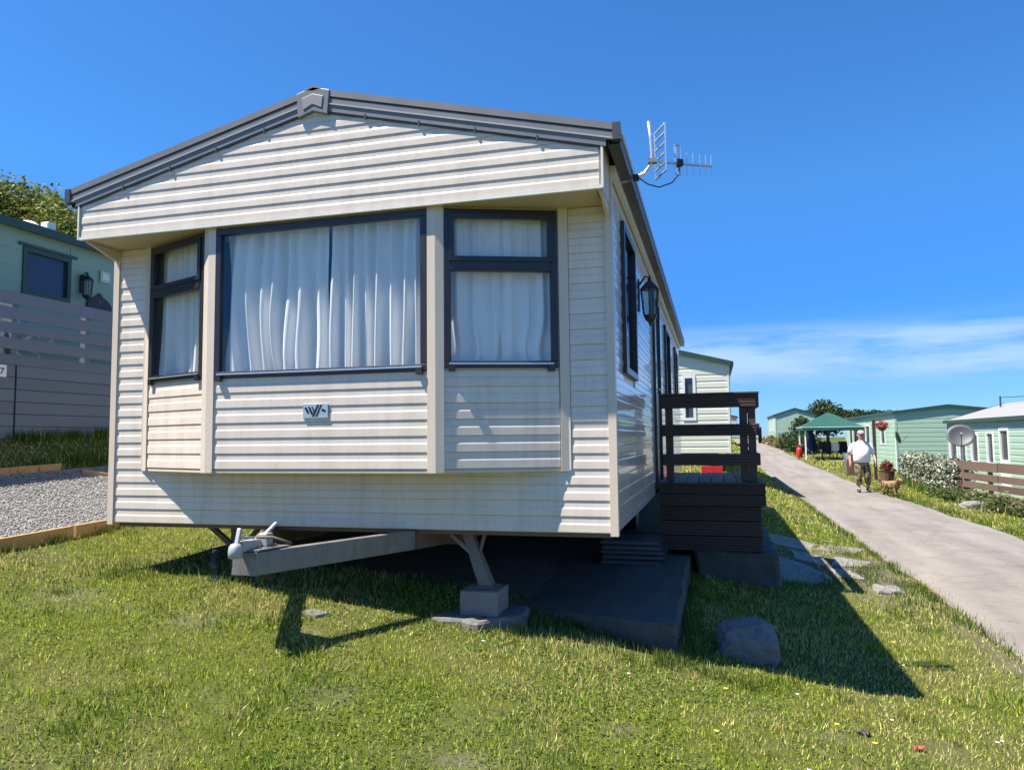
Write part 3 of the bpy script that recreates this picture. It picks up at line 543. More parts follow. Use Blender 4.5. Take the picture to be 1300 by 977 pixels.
# sides and rear
side_holes = [(.50, 1.28, 1.0, 2.04), (3.12, 3.92, .10, 2.06), (5.05, 6.05, 1.0, 2.0), (7.5, 8.2, 1.05, 2.0)]
w = wall_core(FR, .0, LEN, 0, 2.24, side_holes).build('wall', TRIMC, van); boards(FR, .002, 2.185, .046, LEN - .03, w, CLADSIDE, side_holes, pr=.75)
w = wall_core(FL, .0, LEN, 0, 2.24).build('wall', TRIMC, van); boards(FL, .002, 2.185, .03, LEN - .036, w, CLADSIDE, pitch=.0998)
w = MB().prism([(-1.83, 0), (1.83, 0), (1.83, 2.24), (0, 2.70), (-1.83, 2.24)], lambda a, b, d: (a, d, b), LEN - .04, LEN).build('wall', CLADSIDE, van)
MB().box(-1.79, 1.79, .05, LEN - .05, -.03, .03).build('floor_pan', RUST, van)
mb = MB(); mb.box(-1.5, 1.5, .62, .66, .03, 2.2); mb.build('room_partition', DARKIN, van)
for h in side_holes:
    if h[2] > .5: window(FR, *h, transom=None, clips=False, d1=.03, fr=.05)
dm = MB(); FR.box(dm, 3.12, 3.92, .10, 2.06, -.03, .002); dm = dm.build('door', CLADSIDE, van)
for a in ((3.12, 3.17, .10, 2.06), (3.87, 3.92, .10, 2.06), (3.17, 3.87, 2.01, 2.06)):
    mb = MB(); FR.box(mb, *a, .0025, .03); mb.build('door_frame', FRAME, dm)
mb = MB(); FR.box(mb, 3.28, 3.76, 1.05, 1.90, .0025, .008); mb.build('pane', DARKG, dm)
mb = MB(); FR.box(mb, 3.22, 3.25, .98, 1.10, .0025, .012); mb.tube([FR(3.235, 1.06, .012), FR(3.235, 1.06, .05), FR(3.33, 1.06, .055)], .009, 8); mb.build('handle', ALU, dm)
# chassis
for sg in (-1, 1):
    MB().box(sg*.62 - .035, sg*.62 + .035, .5, LEN - .3, -.16, -.032).build('chassis_beam', RUST, van)
    a = Vector((sg * .045, -1.0, -.070)); b = Vector((sg * .515, .03, -.070)); MB().bar(a, b, .055, .122).build('drawbar', STEEL, van, bevel=.006)
    MB().bar(b + Vector((sg * .0, .002, 0)), (sg * .62, .52, -.085), .060, .118).build('drawbar', RUST, van)
MB().prism([(-.085, -1.005), (.085, -1.005), (.14, -.80), (-.14, -.80)], lambda a, b, d: (a, b, d), -.004, .004).build('drawbar_plate', STEEL, van)
MB().prism([(-.075, -.131), (.075, -.131), (.06, -.009), (-.06, -.009)], lambda a, b, d: (a, d, b), -1.014, -1.000).build('drawbar_end_plate', STEEL, van, bevel=.003)
CAST = mat('cast_zinc', (.42, .43, .45), rough=.5, var=.3, scale=9, metal=.35, dirt=(.2, .15, .1), dirt_amt=.4)
cp = MB(); cp.hexa([(-.026, -1.05, -.004), (.026, -1.05, -.004), (.034, -.84, .004), (-.034, -.84, .004), (-.020, -1.05, .052), (.020, -1.05, .052), (.024, -.84, .048), (-.024, -.84, .048)])
cp = cp.build('coupling_head', CAST, van, bevel=.008)
q = MB(); q.lathe((0, -1.085, -.030), [(.026, 0), (.036, .004), (.037, .035), (.034, .058), (.024, .072), (.008, .078)], 16); q.build('ball_socket', CAST, cp, smooth=True)
MB().bar((0, -1.075, .040), (-.004, -1.045, .118), .024, .018, (0, 1, 0)).build('lever', CAST, cp, bevel=.005)
MB().bar((-.002, -1.06, .075), (.03, -.965, .060), .014, .012).build('lever', CAST, cp, bevel=.003)
MB().box(.006, .062, -.90, -.84, .005, .075).build('jockey_clamp', CAST, cp, bevel=.006)
MB().bar((.034, -.87, .07), (.055, -.80, .122), .020, .016).build('lever', CAST, cp, bevel=.004)
for x_, y_ in ((-.055, -.93), (.055, -.96), (-.075, -.85), (.085, -.86)): q = MB(); q.lathe((x_, y_, .003), [(.013, 0), (.013, .010), (.008, .011), (.008, .018)], 6); q.build('bolt', RUST, cp)
MB().tube([(.03, -.95, .062), (.10, -.90, .055), (.19, -.86, .02)], .008, 8).build('handbrake_rod', RUST, cp, smooth=True)
jl = MB(); jl.hexa([(.93, .12, -.365), (1.02, .12, -.365), (1.02, .20, -.365), (.93, .20, -.365), (.80, .17, -.035), (.865, .17, -.035), (.865, .23, -.035), (.80, .23, -.035)])
JACK = mat('weathered_jack', (.20, .165, .135), rough=.8, var=.4, scale=9, fine=50)
jl = jl.build('jack_leg', JACK, van)
MB().bar((.73, .16, -.045), (.90, .16, -.19), .02, .025).build('jack_brace', JACK, jl); MB().bar((.945, .21, -.04), (.915, .18, -.17), .016, .02).build('jack_brace', JACK, jl)
MB().box(.91, 1.04, .09, .23, -.372, -.360).build('jack_foot', RUST, jl)
jl = MB().bar((-1.25, .32, -.03), (-1.0, .30, -.20), .03, .035).build('jack_leg', RUST, van)
MB().bar((-1.02, .34, -.035), (-1.0, .31, -.40), .05, .05, (0, 1, 0)).build('jack_brace', RUST, jl); MB().bar((-.80, .34, -.035), (-.97, .31, -.22), .03, .03).build('jack_brace', RUST, jl)
MB().box(-1.06, -.93, .25, .38, -.43, -.395).build('jack_foot', RUST, jl)
for x0, x1 in ((-1.45, -1.27), (1.27, 1.45)):
    zc = -.30 if x0 < 0 else -.33
    wh = MB(); wh.tube([(x0, 5.0, zc), (x0 + .03, 5.0, zc), (x1 - .03, 5.0, zc), (x1, 5.0, zc)], [.24, .27, .27, .24], 24); wh = wh.build('wheel', BLACKP, van, smooth=False)
    MB().tube([(x0 - .004, 5.0, zc), (x1 + .004, 5.0, zc)], .15, 20).build('rim', STEEL, wh)
MB().tube([(-1.3, 5.0, -.30), (1.3, 5.0, -.33)], .03, 10).build('axle', RUST, van)

# curtains (hang inside the bay windows)
def curtain(f, s0, s1, z0, z1, d, pleats, seed, label, amp=.03, flare=.0, wob=.5, pinch=None):
    r = random.Random(seed); nx, nz_ = 170, 30; V = []; ph = [r.uniform(0, 6.28) for _ in range(8)]
    for j in range(nz_ + 1):
        v = j / nz_; z = z0 + (z1 - z0) * v
        for i in range(nx + 1):
            u = i / nx; uu = u + .018 * math.sin(9 * u + ph[0]) + .010 * wob * math.sin(6 * v + ph[1] + 5 * u) * (1 - v)
            w1 = math.sin(2 * math.pi * pleats * uu + ph[2] + .5 * wob * math.sin(3.2 * v + ph[6])); w2 = math.sin(2 * math.pi * pleats * .47 * uu + ph[3] + 1.2 * (1 - v)); w3 = math.sin(2 * math.pi * pleats * 2.1 * uu + ph[4] + 2 * v)
            A = amp * (.55 + .45 * (1 - v)); dd = d + A * (.9 * math.copysign(abs(w1) ** .8, w1) + .55 * w2) + .004 * w3 + .012 * wob * math.sin(5 * v + 11 * u + ph[5]) * (1 - v)
            ss = s0 + (s1 - s0) * u
            if pinch: ss += (pinch[0] - ss) * pinch[2] * math.exp(-((z - pinch[1]) / .12) ** 2) * math.exp(-((ss - pinch[0]) / .25) ** 2)
            ss += flare * (1 - v) * (u if flare > 0 else (1 - u)) * 1.0
            V.append(f(ss, z, min(dd, -.022)))
    F = [(j*(nx+1) + i, j*(nx+1) + i + 1, (j+1)*(nx+1) + i + 1, (j+1)*(nx+1) + i) for j in range(nz_) for i in range(nx)]
    me = bpy.data.meshes.new('curtain'); me.from_pydata(V, [], F)
    return link(me, 'curtain', CURT, smooth=True, label=label, cat='curtain', group='white curtains in the bay')
curtain(BC, .075, .826, .97, 1.985, -.082, 7.5, 3, 'rumpled white curtain left of the dark gap in the wide bay window', amp=.045, flare=.02, wob=2.1)
curtain(BC, .836, 1.535, .97, 1.985, -.082, 8.5, 5, 'evenly pleated white curtain right of the dark gap in the wide bay window', amp=.045, wob=.5)
curtain(BL, .08, .735, .985, 1.985, -.075, 7, 8, 'white curtain behind the narrow bay window nearest the gravel drive', amp=.026, wob=.7)
curtain(BR, .07, .41, .985, 1.985, -.075, 3.0, 12, 'white curtain half nearest the wide window in the shaded narrow bay', amp=.022, wob=1.4, pinch=(.40, 1.12, .25))
curtain(BR, .395, .735, .985, 1.985, -.068, 3.4, 14, 'white curtain half nearest the caravan corner in the shaded narrow bay', amp=.022, wob=1.4, pinch=(.43, 1.12, .3))

# ------------------------------------------------------------------ wall lantern
def lantern(loc, n, label, s=1.0):
    u = Vector((-n.y, n.x, 0)); e = thing('wall_lantern', loc, label, 'lantern'); c = Vector(loc) + n * .095 * s; P = lambda a, b, z: tuple(c + u * a * s + n * b * s + Vector((0, 0, z * s)))
    MB().prism([(-.035, -.02), (.035, -.02), (.035, .22), (0, .25), (-.035, .22)], lambda a, b, d: tuple(Vector(loc) + u * a * s + n * d * s + Vector((0, 0, b * s))), .0, .014).build('back_plate', BLACKP, e)
    MB().tube([tuple(Vector(loc) + n * .012 * s + Vector((0, 0, .20 * s))), P(0, -.03, .27), P(0, 0, .25)], .009 * s, 8).build('arm', BLACKP, e)
    def hexring(r, z): return [P(r * math.cos(math.pi / 3 * k), r * math.sin(math.pi / 3 * k), z) for k in range(6)]
    def frustum(levels):
        m = MB(); vs = [];
        for r_, z_ in levels: vs += hexring(r_, z_)
        fs = [tuple(range(6))[::-1], tuple(range(6 * len(levels) - 6, 6 * len(levels)))]
        for k in range(len(levels) - 1): fs += [(6*k + i, 6*k + (i+1) % 6, 6*k + 6 + (i+1) % 6, 6*k + 6 + i) for i in range(6)]
        return m.add(vs, fs)
    frustum([(.086, .155), (.070, .175), (.030, .215), (.018, .225), (.014, .25), (.004, .275)]).build('lamp_roof', BLACKP, e)
    frustum([(.010, -.145), (.018, -.115), (.045, -.095), (.058, -.070), (.060, -.055)]).build('lamp_base', BLACKP, e)
    for k in range(6):
        a = math.pi / 3 * k; MB().bar(P(.058 * math.cos(a), .058 * math.sin(a), -.056), P(.078 * math.cos(a), .078 * math.sin(a), .156), .009 * s, .009 * s).build('glazing_bar', BLACKP, e)
    frustum([(.053, -.054), (.071, .154)]).build('lamp_glass', LGLASS, e)
    return e
LGLASS = glass_mat('lantern_glass', (.75, .75, .70))
lantern((1.838, 1.62, 1.62), Vector((1, 0, 0)), 'black hexagonal coach lantern on the cream caravan side wall', 1.0)
# ------------------------------------------------------------------ television aerial
an = thing('television_aerial', (1.93, .30, 2.25), 'silver television aerial with long toothed boom on a bent mast', 'aerial')
MB().tube([(1.87, .30, 2.235), (1.96, .30, 2.252), (2.02, .30, 2.275), (2.06, .30, 2.325), (2.072, .30, 2.39), (2.066, .30, 2.50), (2.055, .30, 2.615)], .0115, 10).build('mast', ALU, an, smooth=True)
MB().box(1.945, 1.985, .28, .32, 2.235, 2.270).build('mast_clamp', BLACKP, an)
def Q(x, y, z):
    dx, dy = x - 2.07, y - .30; c_, s_ = math.cos(.44), math.sin(.44); return (2.07 + (dx * c_ - dy * s_) * 1.06, .30 + dx * s_ + dy * c_, z)
MB().bar(Q(2.045, .30, 2.352), Q(2.46, .30, 2.338), .014, .014).build('boom', ALU, an)
MB().box(2.045, 2.10, .280, .325, 2.338, 2.366).build('boom_clamp', STEEL, an)
rf = MB()
for dy in (-.085, .085): rf.bar(Q(2.125, .30 + dy, 2.26), Q(2.125, .30 + dy, 2.575), .018, .010)
for zz in (2.265, 2.32, 2.385, 2.45, 2.515, 2.57): rf.bar(Q(2.125, .21, zz), Q(2.125, .39, zz), .010, .012)
rf.build('reflector_grid', ALU, an)
MB().bar(Q(2.225, .30, 2.347), Q(2.268, .30, 2.347), .045, .048).build('junction_box', BLACKP, an, bevel=.008)
mb = MB(); mb.bar(Q(2.222, .30, 2.27), Q(2.222, .30, 2.47), .010, .014); mb.bar(Q(2.25, .30, 2.27), Q(2.25, .30, 2.47), .010, .014); mb.bar(Q(2.216, .30, 2.468), Q(2.256, .30, 2.468), .014, .010); mb.build('dipole', ALU, an)
for xx, hh in ((2.295, .078), (2.335, .074), (2.38, .070), (2.42, .068), (2.455, .066)): MB().bar(Q(xx, .30, 2.343 - hh), Q(xx, .30, 2.343 + hh), .006, .006).build('director', ALU, an)
MB().tube([Q(2.245, .30, 2.325), Q(2.24, .29, 2.27), (2.19, .33, 2.205), (2.11, .30, 2.175), (2.04, .29, 2.20), (1.99, .30, 2.245), (1.96, .30, 2.256)], .0045, 6).build('cable', BLACKP, an, smooth=True)
# ------------------------------------------------------------------ slab, blocks, stones
def rough_block(name, x0, x1, y0, y1, z0, z1, m, amp, cell, seed, label, cat, shear=None, group=None):
    bm = bmesh.new(); bmesh.ops.create_cube(bm, size=1)
    n = max(2, int(max(x1 - x0, y1 - y0) / cell)); bmesh.ops.subdivide_edges(bm, edges=bm.edges[:], cuts=min(n, 22), use_grid_fill=True)
    r = random.Random(seed); from mathutils import noise
    for v in bm.verts:
        q = Vector((x0 + (v.co.x + .5) * (x1 - x0), y0 + (v.co.y + .5) * (y1 - y0), z0 + (v.co.z + .5) * (z1 - z0)))
        if shear: q.y += shear * (1 - (v.co.y + .5)) * (v.co.x + .5)
        d = noise.noise_vector(q * 2.3 + Vector((seed, 0, 0))) * amp + noise.noise_vector(q * 9 + Vector((0, seed, 0))) * amp * .45
        edge = sum(abs(abs(c) - .5) < 1e-4 for c in v.co)
        if edge >= 2: d -= Vector((math.copysign(1, v.co.x), math.copysign(1, v.co.y), math.copysign(1, v.co.z) * .5)) * amp * .5 * (0.4 + r.random())
        v.co = q + d
    me = bpy.data.meshes.new(name); bm.to_mesh(me); bm.free()
    return link(me, name, m, label=label, cat=cat, group=group)
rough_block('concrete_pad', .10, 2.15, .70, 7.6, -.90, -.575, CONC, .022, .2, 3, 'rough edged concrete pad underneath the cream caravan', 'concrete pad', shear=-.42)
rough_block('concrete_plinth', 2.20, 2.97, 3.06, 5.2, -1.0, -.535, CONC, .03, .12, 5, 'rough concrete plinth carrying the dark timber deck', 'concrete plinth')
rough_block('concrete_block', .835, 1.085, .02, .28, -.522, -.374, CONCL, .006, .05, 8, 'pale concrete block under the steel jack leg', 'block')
def slab(name, pts, z, th, m, seed, label, cat='flagstone', group=None, tilt=(0, 0), jit=1.0):
    r = random.Random(seed); P = []
    for i, a in enumerate(pts):
        b = pts[(i + 1) % len(pts)]
        for k in range(5): t = k / 5; P.append((a[0] + (b[0] - a[0]) * t + r.uniform(-.02, .02) * jit, a[1] + (b[1] - a[1]) * t + r.uniform(-.03, .03) * jit))
    cx = sum(p[0] for p in P) / len(P); cy = sum(p[1] for p in P) / len(P); n = len(P); top = []; bot = []; mid = []
    zz = lambda x, y: (z if z is not None else 0) + (h1(x, y) if z is None else 0) + tilt[0] * (x - cx) + tilt[1] * (y - cy)
    for x, y in P:
        j = r.uniform(-.006, .006) * jit; mid.append((x, y, zz(x, y) + th * .5)); bot.append((x, y, zz(x, y) - .05)); top.append((cx + (x - cx) * .94, cy + (y - cy) * .95, zz(x, y) + th + j))
    inner = [(cx + (x - cx) * .5, cy + (y - cy) * .5, zz(cx + (x-cx)*.5, cy + (y-cy)*.5) + th + r.uniform(-.008, .008) * jit) for x, y in P]
    vs = bot + mid + top + inner + [(cx, cy, zz(cx, cy) + th)]; fs = []
    for k in range(3): fs += [(k*n + i, k*n + (i+1) % n, (k+1)*n + (i+1) % n, (k+1)*n + i) for i in range(n)]
    fs += [(3*n + i, 3*n + (i+1) % n, 4*n) for i in range(n)] + [tuple(range(n))[::-1]]
    return MB().add(vs, fs).build(name, m, label=label, cat=cat, group=group)
SLABD = mat('dirty_slab', (.15, .145, .13), rough=.9, var=.4, scale=5, fine=40, bump=.008, bscale=16)
slab('stone_slab', [(.66, -.06), (1.0, -.12), (1.22, .10), (1.20, .40), (.80, .42)], -.560, .034, SLABD, 4, 'flat broken stone slab beneath the pale concrete block', 'stone slab')
slab('flagstone', [(2.99, 3.55), (3.50, 3.75), (3.58, 4.15), (3.35, 4.75), (3.02, 4.95)], None, .016, STONE, 11, 'large grey slate flagstone lying beside the concrete plinth in shade')
slab('flagstone', [(3.02, 5.85), (3.55, 5.75), (3.75, 6.5), (3.15, 6.75)], None, .016, STONE, 12, 'grey flagstone half in shadow beside the rear of the deck')
slab('flagstone', [(3.62, 5.95), (4.15, 6.2), (4.38, 6.75), (3.85, 6.75)], None, .014, STONE, 13, 'pale sunlit flagstone at the verge between deck and lane')
slab('flagstone', [(3.70, 4.95), (4.05, 5.05), (4.22, 5.55), (3.8, 5.6)], None, .02, STONE, 14, 'small thin flagstone sunk in bare earth near the lane')
slab('flagstone', [(3.30, 4.98), (3.62, 4.85), (3.66, 5.45), (3.28, 5.66)], None, .014, STONE, 16, 'cracked slate flagstone sunk in earth between the two larger shaded ones')
slab('flagstone', [(3.62, 4.2), (3.92, 4.3), (3.86, 4.75), (3.6, 4.68)], None, .012, STONE, 17, 'small square flagstone sunk in bare earth beside the large slate one')
slab('flagstone', [(3.9, 3.62), (4.2, 3.72), (4.15, 4.0), (3.92, 3.95)], None, .025, STONE, 15, 'small broken stone by the bare earth at the lane edge')
slab('stone_slab', [(-.04, -.40), (.08, -.41), (.12, -.33), (.0, -.30)], None, .016, SLABD, 21, 'small flat stone lying on the lawn behind the hitch shadow', 'stone', jit=.12)
def boulder(name, c, r, m, seed, label):
    bm = bmesh.new(); bmesh.ops.create_icosphere(bm, subdivisions=5, radius=1); from mathutils import noise
    for v in bm.verts:
        n = v.co.normalized(); k = 1 + .20 * noise.noise(n * 1.3 + Vector((seed, 0, 0))) + .11 * noise.noise(n * 3.2 + Vector((0, seed, 0))) + .045 * noise.noise(n * 7 + Vector((seed, seed, 0))) + .02 * noise.noise(n * 17)
        q = n * k; q.z = min(q.z, .78 + .1 * q.x); q.y = max(q.y, -.86 - .1 * q.z); q.x = max(min(q.x, .93), -.93)
        v.co = Vector((c[0] + q.x * r[0], c[1] + q.y * r[1], c[2] + q.z * r[2]))
    me = bpy.data.meshes.new(name); bm.to_mesh(me); bm.free(); return link(me, name, m, smooth=True, label=label, cat='boulder')
boulder('boulder', (2.575, .66, -.765), (.205, .19, .175), BOULD, 3.1, 'rounded grey granite boulder on grass in the caravan shadow')
# stack of slatted steel trays on the pad by the deck
for k in range(5):
    x0, x1, y0, y1 = 1.38 + .012 * (k % 2), 1.92 + .015 * ((k * 3) % 4) - .02, 2.36 + .02 * (k % 3), 2.92; z0 = -.572 + k * .044
    e = thing('slatted_tray', (x0, y0, z0), ('bottom', 'second lowest', 'middle', 'second highest', 'topmost')[k] + ' dark slatted metal tray of the low stack before the deck', 'tray', 'stacked slatted trays on the concrete pad'); fmat = mat('tray_steel%d' % k, (.10, .105, .115), rough=.4, var=.3, metal=.5) if k == 0 else MATS['tray_steel0']
    m = MB()
    for a, b in (((x0, y0), (x1, y0)), ((x1, y0), (x1, y1)), ((x1, y1), (x0, y1)), ((x0, y1), (x0, y0))): m.bar((*a, z0 + .012), (*b, z0 + .012), .012, .018)
    m.build('frame', fmat, e)
    for q in range(9): yy = y0 + (y1 - y0) * (q + .5) / 9; MB().bar((x0 + .005, yy, z0 + .024), (x1 - .005, yy, z0 + .024), .022, .008).build('slat', fmat, e)

# ------------------------------------------------------------------ dark timber deck with railings
dk = thing('timber_deck', (2.37, 4.0, -.53), 'dark brown stained timber entrance deck with slatted railings', 'deck')
def reeded(x0, x1, z0, z1, y, th, n=5):   # grooved board facing -y
    pr = [];
    for k in range(n):
        a = z0 + (z1 - z0) * k / n; b = z0 + (z1 - z0) * (k + 1) / n; g = (b - a) * .22; pr += [(a + g * .3, y + .005), (a + g, y), (b - g, y), (b - g * .3, y + .005)]
    poly = [(z0, y + th)] + [(q, w_) for q, w_ in pr] + [(z1, y + th)]
    return MB().prism(poly, lambda a, b, d: (d, b, a), x0, x1)
for k in range(3): z0 = -.530 + k * .144; reeded(1.872, 2.822 , z0, z0 + .141, 3.03 + .003 * (k % 2), .028).build('skirt_board', DECK, dk)
for k in range(2): z0 = -.098 + k * .112; reeded(1.872, 2.866, z0, z0 + .110, 2.985 + .004 * k, .03).build('fascia_board', DECK, dk)
for k in range(3): z0 = -.530 + k * .144; MB().box(2.790 + .001 * k, 2.820, 3.062, 5.0, z0, z0 + .141).build('skirt_board', DECK, dk)
for k in range(2): z0 = -.098 + k * .112; MB().box(2.836 , 2.866, 3.022, 5.0, z0, z0 + .110).build('fascia_board', DECK, dk)
MB().box(1.90, 2.78, 3.08, 4.98, -.53, .09).build('deck_frame', DARKIN, dk)
for k in range(8):
    x0 = 1.874 + k * .124; pr = []
    for q in range(6):
        a = x0 + .12 * q / 6; b = x0 + .12 * (q + 1) / 6; pr += [(a + .002, .128), (a + .006, .133), (b - .006, .133), (b - .002, .128)]
    MB().prism([(x0, .116)] + pr + [(x0 + .12, .116)], lambda a, b, d: (a, d, b), 2.972, 5.02).build('deck_board', DECKT, dk)
for (x0, x1, y0, y1, zt) in ((1.945, 2.017, 3.03, 3.102, .985), (2.650, 2.722, 3.03, 3.102, .985), (2.728, 2.798, 3.03, 3.102, .985), (2.726, 2.798, 4.85, 4.92, .985)): MB().box(x0, x1, y0, y1, .134, zt).build('post', DECK, dk, bevel=.004)
for z0, z1 in ((.852, .978), (.578, .692), (.292, .404)):
    reeded(1.915, 2.803, z0, z1, 2.998, .028, 4).build('rail', DECK, dk); MB().box(2.802, 2.832, 3.028, 4.95, z0, z1).build('rail', DECK, dk)
MB().box(1.905, 2.835, 2.985, 3.10, .981, .998).build('cap_rail', DECK, dk); MB().box(2.728, 2.838, 3.102, 4.95, .981, .998).build('cap_rail', DECK, dk)
MB().box(2.834, 2.866, 3.30, 3.33, .50, .66).build('latch', BLACKP, dk)

# ------------------------------------------------------------------ foliage
def leaves(name, blobs, n, size, pal, seed, parent=None, flat=.0, up=.3, **kw):
    r = np.random.default_rng(seed); w = np.array([b[3] * b[4] * b[5] for b in blobs]) ** .67; which = r.choice(len(blobs), n, p=w / w.sum()); B = np.array(blobs, float)[which]
    d = r.normal(size=(n, 3)); d /= np.linalg.norm(d, axis=1)[:, None]; rad = r.random(n) ** .42
    # lumpy outline
    lump = 1 + .22 * np.sin(d[:, 0] * 5 + B[:, 0] * 3) * np.sin(d[:, 1] * 6 + B[:, 1] * 2) + .16 * np.sin(d[:, 2] * 9 + d[:, 0] * 7 + B[:, 2]) + r.normal(0, .06, n)
    c = B[:, :3] + d * (rad * lump)[:, None] * B[:, 3:6]
    nrm = d * .6 + r.normal(size=(n, 3)) * .8 + np.array([0, 0, up]); nrm /= np.linalg.norm(nrm, axis=1)[:, None]
    a = np.cross(nrm, r.normal(size=(n, 3))); a /= np.linalg.norm(a, axis=1)[:, None] + 1e-9; b = np.cross(nrm, a); s = size * r.uniform(.6, 1.4, n)[:, None]
    V = np.stack([c - a * s, c + b * s * .45 , c + a * s, c - b * s * .45], 1).reshape(-1, 3)
    pal = np.array(pal); col = pal[r.integers(0, len(pal), n)] * r.uniform(.75, 1.25, (n, 1)); clump = .75 + .5 * vnoise(c[:, 0] + c[:, 2] * .7, c[:, 1] + c[:, 2], size * 7); col = col * clump[:, None]
    me = npmesh(name, V, np.arange(4 * n).reshape(-1, 4), np.repeat(col, 4, axis=0)); return link(me, name, VCOL, parent, **kw)
BARK = mat('bark', (.09, .065, .045), rough=.9, var=.3, bump=.01, bscale=20)
def tree(loc, hgt, blobs, n, size, pal, seed, label, cat='tree', name='tree', group=None, trunk=.14):
    e = thing(name, loc, label, cat, group); r = random.Random(seed); m = MB(); L0 = Vector(loc); top = L0 + Vector((0, 0, hgt))
    m.tube([L0 - Vector((0, 0, .3)), L0.lerp(top, .3), L0.lerp(top, .7) + Vector((.1, 0, 0)), top], [trunk, trunk * .8, trunk * .5, trunk * .2], 8)
    for b in blobs[:7]:
        q = Vector(b[:3]); s = L0.lerp(top, r.uniform(.25, .6)); m.tube([s, s.lerp(q, .5) + Vector((0, 0, .1)), q], [trunk * .45, trunk * .3, trunk * .1], 6)
    m.build('trunk', BARK, e, smooth=True); leaves('crown', blobs, n, size, pal, seed, e); return e
OLIVE = [(.12, .15, .020), (.17, .20, .028), (.08, .11, .016), (.22, .22, .04)]; DARKLEAF = [(.028, .05, .015), (.045, .075, .02), (.02, .035, .012), (.065, .09, .028)]
def blobset(c, R, n, rr, seed):
    r = random.Random(seed); o = []
    for _ in range(n):
        d = Vector((r.gauss(0, 1), r.gauss(0, 1), r.gauss(0, 1))).normalized() * r.uniform(.35, .8); k = r.uniform(*rr); o.append((c[0] + d.x * R[0], c[1] + d.y * R[1], c[2] + d.z * R[2], k * R[0], k * R[1], k * R[2]))
    return o
tree((-16.6, 12.0, h1(-16.6, 12)), 4.6, blobset((-16.3, 11.4, 5.45), (2.9, 2.6, 2.5), 30, (.36, .52), 2), 170000, .065, OLIVE, 5, 'dense olive green tree above the mint green caravan roof')
tree((13.6, 76, h1(13.6, 76)), 3.0, blobset((13.6, 76, 2.35), (2.7, 2.4, 1.9), 12, (.35, .55), 4), 6500, .17, DARKLEAF, 6, 'rounded dark green tree behind the gazebo', trunk=.18)
tree((17.8, 78, h1(17.8, 78)), 2.6, blobset((17.8, 78, 2.15), (3.3, 2.4, 1.35), 12, (.35, .55), 9), 6500, .17, [(.03, .06, .016), (.05, .085, .02), (.022, .04, .012)], 7, 'low spreading dark green tree beside the rounded one', trunk=.18)

